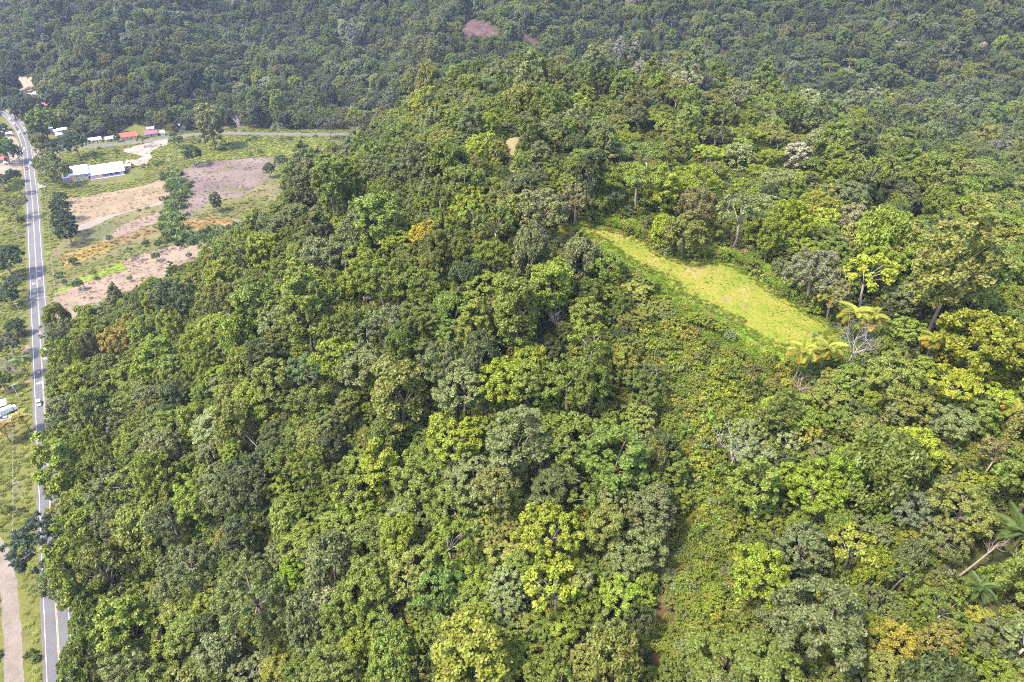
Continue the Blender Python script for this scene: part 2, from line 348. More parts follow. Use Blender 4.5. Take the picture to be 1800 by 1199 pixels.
STRAW = [(112, 350), (160, 343), (235, 331), (290, 317), (300, 325), (305, 347), (260, 361), (180, 381), (135, 396), (120, 377)]
PALE = [(134, 396.5), (180, 381.5), (258, 362), (288, 352), (284, 359), (230, 371), (200, 381), (170, 396), (150, 403), (138, 405)]
OLIVE2 = [(140, 406), (172, 397), (215, 387), (222, 393), (197, 406), (172, 422), (148, 426)]
BROWN2 = [(205, 402), (225, 391), (290, 370), (293, 385), (250, 401), (205, 418), (198, 415)]
DRY1 = [(198, 422), (250, 404), (293, 392), (293, 405), (250, 420), (200, 434)]
DRY2 = [(104, 453), (130, 440), (190, 424), (198, 431), (185, 446), (130, 464), (115, 471)]
OLIVE = [(83, 456), (103, 450), (116, 473.5), (200, 447), (290, 413), (297, 427), (270, 441), (213, 457), (120, 488), (88, 494)]
LIME = [(89, 517), (130, 492.5), (180, 475.5), (212, 460), (225, 473), (180, 486), (140, 498), (96, 520)]
PINK = [(90, 552), (92, 523), (140, 500.5), (226, 474), (214, 459), (290, 434), (350, 428), (384, 428), (384, 442), (360, 470), (340, 500), (290, 520), (230, 545), (160, 560), (110, 565)]
field('plot_ground', [(84, 458), (92, 440), (128, 398), (112, 352), (235, 329), (292, 314), (312, 302), (345, 284), (490, 275), (482, 300), (500, 350), (490, 395), (390, 445), (310, 485), (225, 525), (90, 562)], [(.16, .15, .06), (.23, .20, .09), (.31, .25, .13)], 'dry olive ground between the valley plots', off=.004, scale=.05, fine=.5)
field('pasture', MEAD_FAR, [(.15, .19, .028), (.24, .27, .045), (.33, .34, .08)], 'yellow-green pasture below the side road', scale=.04, fine=.6, bump=.8)
field('ploughed_field', PLOUGH, [(.16, .115, .10), (.26, .19, .165), (.36, .27, .23)], 'mauve-brown ploughed field below the pasture', rows=(AL, 3.5, .10), speck=((.20, .19, .07), .05, .5), scale=.03)
field('dry_maize_field', MAIZE_DRY, [(.22, .15, .05), (.36, .25, .09), (.44, .32, .13)], 'orange-brown plot of dry maize behind the shrub hedge')
field('maize_field', MAIZE_GRN, [(.11, .12, .03), (.18, .18, .05), (.28, .23, .10)], 'patchy green and straw maize plot by the hill foot')
field('bean_field', BLUEGRN, [(.08, .125, .04), (.12, .17, .06), (.16, .20, .08)], 'blue-green low crop beside the forest edge')
field('stubble_field', STRAW, [(.24, .17, .10), (.36, .26, .16), (.46, .36, .23)], 'pale brown stubble field in front of the school', rows=(AL, 5, .14), speck=((.55, .48, .30), .035, .1))
field('bare_strip', PALE, [(.32, .27, .22), (.42, .36, .31)], 'pale grey bare strip below the stubble field', off=.010)
field('grass_strip', OLIVE2, [(.14, .15, .06), (.20, .19, .09)], 'grey-olive grass strip beside dark roadside trees')
field('tilled_strip', BROWN2, [(.24, .16, .12), (.36, .26, .20), (.42, .32, .26)], 'reddish tilled strip beside the shrub hedge', rows=(AL, 4, .15))
field('maize_strip', DRY1, [(.17, .14, .05), (.28, .20, .09), (.34, .24, .11)], 'straw-coloured maize strip ending at the shrub hedge')
field('ripe_maize_strip', DRY2, [(.24, .18, .05), (.36, .27, .08), (.45, .34, .14)], 'golden strip of ripe maize nearer the highway')
field('weedy_strip', OLIVE, [(.12, .13, .03), (.19, .19, .06), (.24, .24, .09)], 'olive weedy strip between the maize and lime plots')
field('lime_strip', LIME, [(.19, .26, .025), (.27, .34, .04), (.30, .36, .06)], 'bright lime-green narrow crop strip', scale=.1)
field('fallow_field', PINK, [(.25, .18, .125), (.38, .28, .20), (.46, .36, .27)], 'pinkish fallow field at the foot of the forest', rows=(AL, 5, .12), off=.006)
YARD = [(300, 243), (293, 254), (284, 258), (271, 263), (263, 269), (268, 276), (258, 288), (240, 292), (225, 289.5), (214, 287), (222, 280.5), (240, 281), (250, 274.5), (235, 271), (215, 267), (218, 262), (236, 257), (262, 251), (276, 247)]
field('gravel_yard', YARD, [(.33, .26, .20), (.45, .37, .31), (.52, .44, .38)], 'pale gravel yard beside the side road', off=.012, jitter=.9)
DIRT_L = [(-40, 215), (0, 222), (15, 228), (25, 240), (36, 260), (38, 275), (40, 290), (42, 305), (35, 299), (20, 303), (0, 318), (-40, 330), (-40, 300), (0, 288), (14, 277), (3, 262), (-40, 255)]
field('dirt_yard', DIRT_L, [(.30, .22, .15), (.42, .33, .25), (.50, .41, .33)], 'sandy yard left of the highway bend', off=.009, jitter=.9)
field('layby', [(29, 203), (42, 207), (47, 213), (40, 219), (33, 214)], [(.30, .25, .23), (.38, .33, .31)], 'grey lay-by beside the highway bend', off=.009)
field('layby', [(56, 254), (70, 256), (72, 268), (60, 281), (54, 276)], [(.33, .27, .25), (.42, .36, .33)], 'pale forecourt where the side road starts', off=.009)
field('driveway', [(61, 322), (75, 320), (92, 322), (80, 327), (64, 334)], [(.38, .30, .25), (.48, .40, .34)], 'sandy driveway to the school', off=.009)
field('dirt_track', [(-30, 698), (10, 680), (40, 668), (60, 662), (61, 668), (30, 684), (0, 699), (-30, 710)], [(.26, .19, .11), (.38, .30, .20)], 'brown dirt track meeting the highway', off=.009)
field('dirt_track', [(38, 565), (46, 570), (50, 605), (56, 610), (57, 616), (35, 624), (22, 622), (40, 606)], [(.30, .21, .14), (.42, .32, .24)], 'sandy path beside the roadside trees', off=.009)
QUARRY = poly_on([(28, 137), (40, 136), (57, 138), (58, 150), (63, 160), (72, 166), (58, 169), (40, 163), (30, 160), (41, 150), (36, 143)])
sheet('quarry_floor', QUARRY, ground_mat('quarry_floor', [(.36, .28, .19), (.46, .37, .28), (.55, .47, .40)], .05, .8), .05, 4, .8, 'sandy quarry clearing in the far forest', 'clearing')
MEADOW = poly_on([(962, 402), (985, 393), (1020, 391), (1060, 399), (1092, 408), (1130, 424), (1165, 447), (1200, 457), (1250, 457), (1290, 464), (1330, 488), (1362, 513), (1410, 542), (1452, 564), (1482, 580), (1478, 592), (1440, 602), (1405, 624), (1360, 618), (1325, 602), (1296, 570), (1245, 546), (1208, 526), (1174, 497), (1134, 476), (1094, 458), (1068, 434), (1036, 419), (1000, 414)])
M_MEADOW = ground_mat('meadow_turf', [(.12, .21, .02), (.22, .28, .03), (.33, .30, .045), (.40, .33, .12)], .10, 1.4, .8, speck=((.30, .23, .13), .13, -.1))
sheet('meadow', MEADOW, M_MEADOW, .10, 2.0, .5, 'bright yellow-green grass clearing on the ridge', 'meadow')
BANK = poly_on([(1405, 618), (1362, 611), (1335, 600), (1330, 615), (1350, 640), (1400, 655), (1450, 660), (1475, 640), (1450, 612)])
sheet('grass_bank', BANK, ground_mat('bank_turf', [(.07, .14, .015), (.13, .21, .025), (.20, .25, .04)], .2, 1.6, .8), .08, 2.0, .5, 'green grass bank below the palms', 'meadow')
TRACK = poly_on([(882, 250), (895, 244), (914, 242), (917, 250), (907, 259), (909, 270), (914, 285), (912, 302), (895, 305), (893, 286), (888, 268)])
sheet('ridge_track', TRACK, ground_mat('track_earth', [(.20, .20, .05), (.36, .28, .13), (.44, .34, .19)], .15, 1.2), .10, 2.0, .4, 'sandy track on the ridge crest', 'path')
SCARS = [poly_on(p) for p in ([(812, 46), (834, 33), (856, 44), (874, 52), (880, 68), (842, 66), (816, 68)], [(898, 54), (915, 60), (940, 70), (956, 82), (930, 78), (902, 66)], [(1262, 88), (1272, 82), (1280, 86), (1268, 95)])]
M_SCAR = ground_mat('landslip_earth', [(.08, .045, .05), (.15, .085, .088), (.22, .14, .135)], .12, .5, 1.0, speck=((.07, .09, .03), .15, .6))
for k, (p, lb) in enumerate(zip(SCARS, ['mauve landslip scar high on the far slope', 'small reddish slip right of the larger scar', 'pale slip low on the far right-hand slope'])):
    sheet('landslip', p, M_SCAR, .2, 5, 1.0, lb, 'bare earth', k)
SCRUB = poly_on([(1060, 470), (1085, 455), (1110, 465), (1180, 505), (1240, 545), (1300, 575), (1335, 620), (1400, 660), (1450, 680), (1400, 720), (1330, 745), (1300, 800), (1280, 900), (1240, 960), (1190, 940), (1195, 840), (1215, 760), (1150, 690), (1110, 600), (1080, 540)])
LOWS = poly_on([(1150, 560), (1230, 585), (1300, 620), (1400, 665), (1380, 710), (1330, 760), (1290, 800), (1285, 900), (1300, 1000), (1340, 1199), (1100, 1199), (1150, 1010), (1190, 940), (1180, 820), (1165, 700), (1110, 620)])
M_SLOPE = ground_mat('red_slope_soil', [(.10, .055, .03), (.17, .085, .045), (.15, .11, .045), (.10, .13, .03)], .12, .9, .7)
sheet('red_soil_slope', LOWS, M_SLOPE, .05, 3, 1.2, 'red-brown soil slope under scrub below the meadow', 'slope')
KEEP_CLEAR = [MEADOW, BANK, TRACK, QUARRY] + SCARS
# ------------------------------------------------------------------ vegetation: prototype meshes
def unit(v): return v / np.maximum(np.linalg.norm(v, axis=-1, keepdims=True), 1e-9)
def leaf_mesh(name, C, N, L, Wd, var, mat, T=None, fold=.18):
    """one folded diamond per leaf; var = (n, 2): clump and leaf variation kept as the attribute leafvar"""
    n = len(C); g = np.random.default_rng(len(C) + 11)
    N = unit(N); T = unit(np.cross(N, g.normal(size=(n, 3)))) if T is None else unit(T - N * (T * N).sum(1, keepdims=True))
    B = np.cross(N, T); L, Wd = np.broadcast_to(L, n)[:, None], np.broadcast_to(Wd, n)[:, None]
    V = np.stack([C - T * L * .5, C + B * Wd * .5 - N * L * fold, C + T * L * .5 - N * L * fold * .5, C - B * Wd * .5 - N * L * fold], 1).reshape(-1, 3)
    me = bpy.data.meshes.new(name); me.vertices.add(4 * n); me.vertices.foreach_set('co', V.astype(np.float32).ravel())
    me.loops.add(4 * n); me.loops.foreach_set('vertex_index', np.arange(4 * n, dtype=np.int32))
    me.polygons.add(n); me.polygons.foreach_set('loop_start', np.arange(0, 4 * n, 4, dtype=np.int32)); me.update()
    at = me.attributes.new('leafvar', 'FLOAT_COLOR', 'FACE'); col = np.zeros((n, 4), np.float32); col[:, :2] = var; col[:, 3] = 1
    at.data.foreach_set('color', col.ravel()); me.materials.append(mat); return me
def crown_points(g, lobes, sub=7, cover=1.15, leaf=(.50, .36), centre=(0, 0, 0), droop=0.0, srange=(.40, .62)):
    """two levels of clumps: lobes (x, y, z, r) carry sub-clumps, the sub-clumps carry leaves on their outer side"""
    C, N, V, T = [], [], [], []; centre = np.array(centre, float)
    for lx, ly, lz, lr in lobes:
        lc = np.array((lx, ly, lz)); out = unit(lc - centre + np.array((0, 0, .35 * lr)))
        for _ in range(sub):
            d = unit(g.normal(size=3) * .85 + out * .9 + np.array((0, 0, .35))); sr = lr * g.uniform(*srange); c = lc + d * lr * g.uniform(.5, .85)
            k = max(5, int(cover * 2.6 * math.pi * sr * sr / (leaf[0] * leaf[1] * .5)))
            e = unit(g.normal(size=(k, 3)) + d * .75 + np.array((0, 0, .25)))
            C.append(c + e * sr * g.uniform(.42, 1.28, (k, 1)) * np.array((1, 1, .85)) - np.array((0, 0, droop)) * g.random((k, 1)) ** 2)
            N.append(unit(e * .75 + np.array((0, 0, .35)) + g.normal(size=(k, 3)) * .62))
            cl = g.random(); V.append(np.column_stack([np.clip(cl + g.normal(size=k) * .12, 0, 1), np.clip(.5 + (cl - .5) * .35 + g.normal(size=k) * .22, 0, 1)]))
    return np.concatenate(C), np.concatenate(N), np.concatenate(V)
def sphere_dirs(g, n, lo, hi):
    z = np.linspace(hi, lo, n) + g.normal(size=n) * .04; z = np.clip(z, -1, 1); a = np.arange(n) * 2.39996 + g.normal(size=n) * .3
    r = np.sqrt(1 - z * z); return np.stack([r * np.cos(a), r * np.sin(a), z], -1)
def limbs(mb, g, base, tips, r0, sides=5):
    for t in tips:
        t = np.array(t); m = base + (t - base) * .5 + np.array((g.normal() * .3, g.normal() * .3, .12 * np.linalg.norm(t - base)))
        mb.tube([base, m, t], [r0, r0 * .62, r0 * .2], sides)
def trunk_mesh(name, g, h, r, tips, mat, lean=.25, sides=7):
    mb = MB(); top = np.array((g.normal() * lean, g.normal() * lean, h)); mid = top * .5 + np.array((g.normal() * lean * .5, g.normal() * lean * .5, 0)) * np.array((1, 1, 0))
    mb.tube([(0, 0, -1.2), (0, 0, .25), mid, top], [r * 1.5, r * 1.1, r * .85, r * .65], sides)
    limbs(mb, g, top, tips, r * .5)
    return mb.mesh(name, mat, True)
PROTO = {}                                   # kind -> list of (crown mesh, trunk mesh, nominal crown radius, crown centre height)
def proto(kind, crown, trunk, rad, hc): PROTO.setdefault(kind, []).append((crown, trunk, rad, hc))
def make_round(k, seed, Rr, Hc, hc, n, lr, lo=-.45, leaf=(.40, .28), pale=False, sub=7, cover=1.15):
    g = np.random.default_rng(seed); D = sphere_dirs(g, n, lo, 1); S = np.array((Rr, Rr * g.uniform(.85, 1.1), Hc))
    bulge = 1 + .22 * np.sin(D[:, 0] * 3.1 + seed) * np.cos(D[:, 1] * 2.7 + seed * 2) + g.normal(size=n) * .13
    P = D * S * (bulge * .78)[:, None]; P[:, 2] += hc
    lobes = [(*p, lr * Rr * g.uniform(.75, 1.25)) for p in P]
    C, N, V = crown_points(g, lobes, sub, cover, leaf, (0, 0, hc))
    tips = [lobes[i][:3] for i in g.choice(n, min(n, 8), replace=False)]
    proto(k, leaf_mesh('crown', C, N, leaf[0] * g.uniform(.8, 1.3, len(C)), leaf[1] * g.uniform(.8, 1.2, len(C)), V, LEAF), trunk_mesh('trunk', g, max(1.5, hc - Hc * .35), .05 * Rr + .06, tips, BARK_PALE if pale else BARK), Rr, hc)
for s in range(4): make_round('round', 20 + s, 5.0, (3.7, 4.6, 4.1, 5.2)[s], (6.0, 7.0, 6.5, 7.5)[s], (66, 76, 60, 84)[s], (.175, .16, .185, .155)[s], sub=6)
for s in range(3): make_round('fine', 40 + s, 5.0, (3.8, 4.8, 4.2)[s], (6.5, 7.5, 7)[s], (80, 92, 72)[s], (.145, .135, .155)[s], leaf=(.32, .20), sub=5)
for s in range(3): make_round('tall', 60 + s, 3.6, (5.5, 6.5, 6.0)[s], (7.5, 8.5, 8)[s], (52, 60, 46)[s], (.26, .24, .28)[s], lo=-.8, sub=6)
for s in range(3):                            # spreading crowns: layered plates on long limbs
    g = np.random.default_rng(80 + s); lobes = []
    for q in range(34):
        a, rr = g.random() * 6.283, 6.4 * math.sqrt(g.random()); z = 10.2 - .035 * rr ** 2 + g.choice([0, -.7, -1.5], p=[.6, .25, .15]) + g.normal() * .2
        lobes.append((rr * math.cos(a), rr * math.sin(a) * .9, z, g.uniform(.8, 1.35)))
    C, N, V = crown_points(g, lobes, 6, 1.0, (.46, .30), (0, 0, 5)); C[:, 2] = 9.6 + (C[:, 2] - 9.6) * .72
    tips = [(l[0] * .8, l[1] * .8, l[2] - .5) for l in lobes[::4]]
    proto('umbrella', leaf_mesh('crown', C, N, .46 * g.uniform(.8, 1.3, len(C)), .30, V, LEAF), trunk_mesh('trunk', g, 6.0, .30, tips, BARK_PALE, .4), 7.0, 9.8)
for s in range(3):                            # open crowns: separate leaf tufts at branch ends, pale limbs showing between
    g = np.random.default_rng(100 + s); D = sphere_dirs(g, 20, -.15, 1); lobes = []
    for d in D: lobes.append((*(d * np.array((4.6, 4.3, 3.4)) * g.uniform(.6, 1.0) + np.array((0, 0, 8.5))), g.uniform(.75, 1.25)))
    C, N, V = crown_points(g, lobes, 6, .85, (.50, .36), (0, 0, 8))
    proto('open', leaf_mesh('crown', C, N, .52 * g.uniform(.8, 1.3, len(C)), .36, V, LEAF), trunk_mesh('trunk', g, 6.2, .26, [l[:3] for l in lobes[::2]], BARK_PALE, .5), 5.0, 8.8)
for s in range(3):                            # trees buried in climbers: hanging curtains of leaves
    g = np.random.default_rng(120 + s); lobes = []; D = sphere_dirs(g, 26, -.2, 1)
    for d in D: lobes.append((*(d * np.array((3.2, 3.0, 3.6)) * g.uniform(.75, 1.05) + np.array((0, 0, 7.2))), g.uniform(.9, 1.35)))
    for q in range(16): a = g.random() * 6.283; lobes.append((3.1 * math.cos(a), 3.0 * math.sin(a), g.uniform(2, 5.5), g.uniform(.8, 1.2)))
    C, N, V = crown_points(g, lobes, 6, 1.0, (.5, .26), (0, 0, 6), droop=1.5)
    T = np.tile((0, 0, -1.0), (len(C), 1)) + g.normal(size=(len(C), 3)) * .35
    proto('vine', leaf_mesh('crown', C, N, .62 * g.uniform(.8, 1.3, len(C)), .26, V, LEAF, T), trunk_mesh('trunk', g, 5.5, .22, [l[:3] for l in lobes[:6]], BARK), 4.0, 7.0)
def make_shrub(k, seed, Rr, Hc, n, leaf, sub=4, cover=.95):
    g = np.random.default_rng(seed); D = sphere_dirs(g, n, -.1, 1)
    lobes = [(*(d * np.array((Rr, Rr, Hc)) * g.uniform(.55, .95)), Rr * g.uniform(.2, .36)) for d in D]
    C, N, V = crown_points(g, lobes, sub, cover, leaf, (0, 0, 0))
    proto(k, leaf_mesh('crown', C, N, leaf[0] * g.uniform(.8, 1.3, len(C)), leaf[1], V, LEAF), None, Rr, Hc * .6)
for s in range(4): make_shrub('shrub', 140 + s, 1.7, (1.6, 2.2, 2.9, 1.3)[s], (18, 22, 28, 16)[s], (.32, .20))
def make_tuft(k, seed, n, L, Wd, spread, seg=2):   # arching strap leaves from one root: tall grass, maize, banana
    g = np.random.default_rng(seed); C, N, V, T = [], [], [], []
    for _ in range(n):
        a = g.random() * 6.283; r0 = spread * math.sqrt(g.random()); root = np.array((math.cos(a) * r0, math.sin(a) * r0, 0)); b = g.random() * 6.283
        l = L * g.uniform(.7, 1.25); el = R(g.uniform(62, 88)); p = root; c = g.random()
        for q in range(seg):
            d = np.array((math.cos(b) * math.cos(el), math.sin(b) * math.cos(el), math.sin(el))); C.append(p + d * l / seg / 2); T.append(d); N.append(np.cross(d, (-math.sin(b), math.cos(b), 0)) * -1 + g.normal(size=3) * .15); p = p + d * l / seg * .9; el -= R(g.uniform(35, 70))
            V.append((c, np.clip(.5 + g.normal() * .2, 0, 1)))
    N = np.array(N); N[N[:, 2] < 0] *= -1
    proto(k, leaf_mesh('blades', np.array(C), N, L / seg * 1.25, Wd, np.array(V), BLADE, np.array(T), .05), None, spread, L * .4)
for s in range(2): make_tuft('tallgrass', 160 + s, 70, 1.9, .13, .9)
for s in range(2): make_tuft('grass', 170 + s, 60, .55, .07, .55)
for s in range(2): make_tuft('maize', 180 + s, 22, 1.9, .20, .8)
for s in range(2): make_tuft('banana', 190 + s, 14, 3.6, .75, .8)
# palm frond: arching midrib with two rows of hanging leaflets
def frond_mesh(seed, L, el0, bend, leaflet, mat, n=22):
    g = np.random.default_rng(seed); C, N, V, T = [], [], [], []; p = np.zeros(3); el = el0; pts = []
    c = g.random()
    for q in range(n):
        d = np.array((math.cos(el), 0, math.sin(el))); pts.append(p.copy()); t = q / (n - 1); ll = leaflet * (math.sin(math.pi * min(1, .18 + t * .86)) ** .7)
        for s in (-1, 1):
            if t > .06:
                dd = unit(np.array((d[0] * .55, s * .85, d[2] * .5 - .35 - .25 * t))); C.append(p + dd * ll * .5); T.append(dd); N.append(np.array((-.1, -s * .35, 1))); V.append((np.clip(c + g.normal() * .1, 0, 1), np.clip(.5 + g.normal() * .2, 0, 1)))
        p = p + d * L / n; el -= bend / n
    C, N, T, V = map(np.array, (C, N, T, V))
    me = leaf_mesh('frond', C, N, np.linalg.norm(T, axis=1) * 0 + leaflet * 1.0, .13, V, mat, T, .04)
    return me
FRONDS = [frond_mesh(200 + s, (4.2, 4.0, 3.8)[s], (1.25, .75, .20)[s], (1.95, 1.9, 1.3)[s], 1.2, LEAF, 32) for s in range(3)]
FRONDS_BIG = [frond_mesh(210 + s, (7.0, 6.6, 6.2)[s], (1.15, .8, .4)[s], (1.3, 1.4, 1.3)[s], 1.5, LEAF, 38) for s in range(3)]

# ------------------------------------------------------------------ scattering of masses that nobody could count
def stuff_scatter(name, pts, idx, rz, scale, tint, kinds, label, cat, tilt=None):
    coll = bpy.data.collections.new('protos_' + name); k = 0
    for kd in kinds:
        for (cm, tm, *_r) in PROTO[kd]:
            m = cm
            if tm is not None:                 # crown and trunk in one mesh for the mass
                bm = bmesh.new(); bm.from_mesh(cm); bm.faces.ensure_lookup_table(); n0 = len(bm.faces); bm.from_mesh(tm); bm.faces.ensure_lookup_table()
                for f in bm.faces[n0:]: f.material_index = 1
                m = bpy.data.meshes.new('p'); bm.to_mesh(m); bm.free(); m.materials.append(cm.materials[0]); m.materials.append(tm.materials[0])
            coll.objects.link(bpy.data.objects.new('p_%s_%03d' % (name, k), m)); k += 1
    me = bpy.data.meshes.new(name); n = len(pts); me.vertices.add(n); me.vertices.foreach_set('co', np.asarray(pts, np.float32).ravel())
    def att(nm, ty, field, arr): a_ = me.attributes.new(nm, ty, 'POINT'); a_.data.foreach_set(field, np.ascontiguousarray(arr).ravel())
    rot = np.zeros((n, 3), np.float32); rot[:, 2] = rz
    if tilt is not None: rot[:, :2] = tilt
    att('rot', 'FLOAT_VECTOR', 'vector', rot); att('siz', 'FLOAT_VECTOR', 'vector', np.asarray(scale, np.float32)); att('idx', 'INT', 'value', np.asarray(idx, np.int32))
    att('tint', 'FLOAT_COLOR', 'color', np.column_stack([tint, np.ones(n)]).astype(np.float32))
    me.update(); o = link_mesh(name, me)
    ng = bpy.data.node_groups.new('scatter_' + name, 'GeometryNodeTree')
    ng.interface.new_socket('Geometry', in_out='INPUT', socket_type='NodeSocketGeometry'); ng.interface.new_socket('Geometry', in_out='OUTPUT', socket_type='NodeSocketGeometry')
    N = ng.nodes; gi, go = N.new('NodeGroupInput'), N.new('NodeGroupOutput'); ci = N.new('GeometryNodeCollectionInfo')
    ci.inputs['Collection'].default_value = coll; ci.inputs['Separate Children'].default_value = True; ci.inputs['Reset Children'].default_value = True
    ip = N.new('GeometryNodeInstanceOnPoints'); ip.inputs['Pick Instance'].default_value = True
    def named(nm, ty): q = N.new('GeometryNodeInputNamedAttribute'); q.data_type = ty; q.inputs['Name'].default_value = nm; return q.outputs['Attribute']
    Lk = ng.links.new; Lk(gi.outputs[0], ip.inputs['Points']); Lk(ci.outputs[0], ip.inputs['Instance']); Lk(named('idx', 'INT'), ip.inputs['Instance Index'])
    e2r = N.new('FunctionNodeEulerToRotation'); Lk(named('rot', 'FLOAT_VECTOR'), e2r.inputs[0]); Lk(e2r.outputs[0], ip.inputs['Rotation']); Lk(named('siz', 'FLOAT_VECTOR'), ip.inputs['Scale'])
    Lk(ip.outputs[0], go.inputs[0]); md = o.modifiers.new('scatter', 'NODES'); md.node_group = ng
    return tag(o, label, cat, kind='stuff')
# ------------------------------------------------------------------ palms and dead trees
placed = []           # (x, y, r) taken by single trees
SHOWN = []            # (u, v, radius in the photograph) that the forest must not cover
def ring(u, v, r): return np.array([(u + r * math.cos(a), v + r * math.sin(a)) for a in np.linspace(0, 6.28, 12, endpoint=False)])
def palm(u, v, wpx, label, tint=(.185, .20, .024), old=(.36, .22, .03), h=7.5, big=False, seed=0):
    g = random.Random(seed * 7 + 3); F = FRONDS_BIG if big else FRONDS; rad0 = 5.4 if big else 3.4; s = 1.0
    for _ in range(4):
        x, y, z = ground_at(u, v, h * s); dep = project((x, y, z + h * s))[2][0]; s = wpx * .5 * dep / 1200 / rad0
    placed.append((x, y, 2.0 * s)); SHOWN.append(ring(u, v, wpx * .45))
    t = empty('palm' if big else 'coconut_palm', (x, y, z), g.random() * 6.28); t.scale = (s, s, s)
    lx, ly = g.uniform(-.7, .7), g.uniform(-.7, .7); mb = MB()
    mb.tube([(0, 0, -.8), (lx * .1, ly * .1, h * .3), (lx * .5, ly * .5, h * .7), (lx, ly, h)], [.24, .16, .13, .11], 7); mb.build('trunk', BARK, t, smooth=True)
    n = 24
    for k in range(n):
        lvl = 0 if k < 6 else 1 if k < 13 else 2
        f = link_mesh('frond', F[lvl], None, t, (lx, ly, h)); f.rotation_euler = (g.uniform(-.12, .12), g.uniform(-.12, .12), k * 2.399 + g.uniform(-.25, .25)); q = g.uniform(.85, 1.12); f.scale = (q, q, q)
        c = old if (lvl == 2 and g.random() < .6) else tint; j = g.uniform(.65, 1.25); f['tint'] = [a * j for a in c]
    if not big:
        mb = MB()
        for k in range(6):
            a = k * 1.05; c = np.array((lx + math.cos(a) * .28, ly + math.sin(a) * .28, h - .25)); mb.tube([c + (0, 0, .17), c + (0, 0, .09), c - (0, 0, .09), c - (0, 0, .17)], [.03, .13, .13, .03], 6)
        mb.build('coconut_cluster', COCO, t)
    return tag(t, label, 'palm', 'palms on the ridge' if u > 800 else 'palms by the highway')
COCO = simple('coconut_husk', (.22, .17, .03), .7)
PALMS = [(1411, 620, 58, 'yellow coconut palm standing leftmost in front of the clearing'), (1453, 614, 56, 'yellow coconut palm between the leftmost palm and the bare tree'), (1503, 552, 58, 'yellow coconut palm just above the bare white tree'),
         (1534, 560, 52, 'yellow coconut palm right above the bare white tree'), (1466, 519, 44, 'yellow coconut palm behind the olive bush at the clearing'), (1640, 598, 46, 'coconut palm left of the big rounded yellow-green tree'), (1780, 722, 44, 'coconut palm at the right edge below the lime trees'), (1664, 628, 26, 'small coconut palm above the yellow-lime spreading tree')]
for k, (u, v, w, lb) in enumerate(PALMS): palm(u, v, w, lb, seed=k, h=(7.5, 7, 8, 8.5, 8, 7.5, 6.5, 6)[k])
palm(38, 729, 32, 'yellow coconut palm beside the highway near the parked vehicles', (.20, .18, .03), (.38, .26, .05), seed=21)
palm(4, 752, 34, 'brownish coconut palm at the left edge below the parked vehicles', (.20, .15, .04), (.33, .21, .06), seed=22)
palm(38, 634, 32, 'green palm beside the sandy path left of the highway', (.10, .14, .03), (.14, .14, .04), seed=23)
for k, (u, v, w, lb) in enumerate([(1785, 935, 90, 'large dark green palm at the right edge'), (1722, 1040, 56, 'low dark palm below the leaning dead trunk'), (1000, 478, 52, 'dark green palm at the top of the scrub slope'), (868, 605, 50, 'feathery palm in the middle of the slope'), (858, 148, 34, 'palm at the far end of the ridge'), (1612, 362, 46, 'palm with upright fronds right of the lime trees'), (1545, 345, 40, 'grey-green palm behind the flowering olive tree')]):
    palm(u, v, w, lb, (.075, .115, .03), (.11, .13, .035), 5.0 if k != 4 else 8, True, 30 + k)
def branchy(mb, g, p, d, L, r, depth):
    pts = [np.array(p)]; dd = np.array(d, float)
    for q in range(3): dd = unit(dd + np.array([g.gauss(0, .18), g.gauss(0, .18), g.gauss(.06, .12)])); pts.append(pts[-1] + dd * L / 3)
    mb.tube(pts, [r, r * .8, r * .62, r * .42], 5 if depth > 1 else 4, False)
    if depth:
        for q in range(3 if depth > 1 else 4):
            k = g.choice([1, 2, 3]); nd = unit(dd + np.array([g.gauss(0, .62), g.gauss(0, .62), g.gauss(.1, .35)])); branchy(mb, g, pts[k], nd, L * g.uniform(.5, .72), r * .5, depth - 1)
def dead_tree(u, v, hpx, label, lean=(0, 0), mat=None, seed=0, trunkf=.3, nl=5, spread=.55, depth=3, name='dead_tree'):
    g = random.Random(seed + 50); x, y, z = ground_at(u, v); dep = project((x, y, z))[2][0]; h = hpx * dep / 1200 / .8; mat = mat or BARK_DEAD
    placed.append((x, y, 1.5)); SHOWN.append(ring(u + lean[0] * hpx * .5, v - hpx * .5, hpx * .42))
    t = empty(name, (x, y, z), 0); top = np.array((lean[0] * h * trunkf, lean[1] * h * trunkf, h * trunkf)); mb = MB(); r = .026 * h * .5 + .05
    mb.tube([(0, 0, -.6), (0, 0, .1), top * .5 + np.array((.1, 0, 0)), top], [r * 1.5, r * 1.2, r, r * .8], 7); mb.build('trunk', mat, t, smooth=True)
    for k in range(nl):
        a = k * 6.283 / nl + g.uniform(-.4, .4); d = unit(np.array((math.cos(a) * spread + lean[0], math.sin(a) * spread + lean[1], 1.0))); mb = MB(); branchy(mb, g, top * g.uniform(.75, 1), d, h * (1 - trunkf) * g.uniform(.55, .75), r * .6, depth - 1); mb.build('branch', mat, t)
    return tag(t, label, 'dead tree')
dead_tree(1488, 645, 72, 'bare white leafless tree between the yellow palms', (.12, 0), seed=1, nl=7, spread=.65, depth=4)
dead_tree(1676, 1024, 80, 'leaning dead trunk with broken twigs at lower right', (.75, .2), simple('bark_snag', (.15, .115, .09), .9, noise=.2), 2, .72, 5, .9, 3)
dead_tree(950, 436, 34, 'grey fallen brush of bare branches at the clearing tip', (.3, .2), simple('bark_mauve', (.42, .35, .35), .9), 3, .1, 9, 1.2, 3)
dead_tree(1415, 915, 60, 'thin white leaning stem below the lime rounded tree', (.2, .1), None, 4, .6, 3, .5, 2)
dead_tree(465, 800, 40, 'broken pale trunk lying in the left slope forest', (-.8, .3), None, 5, .8, 2, .7, 2)
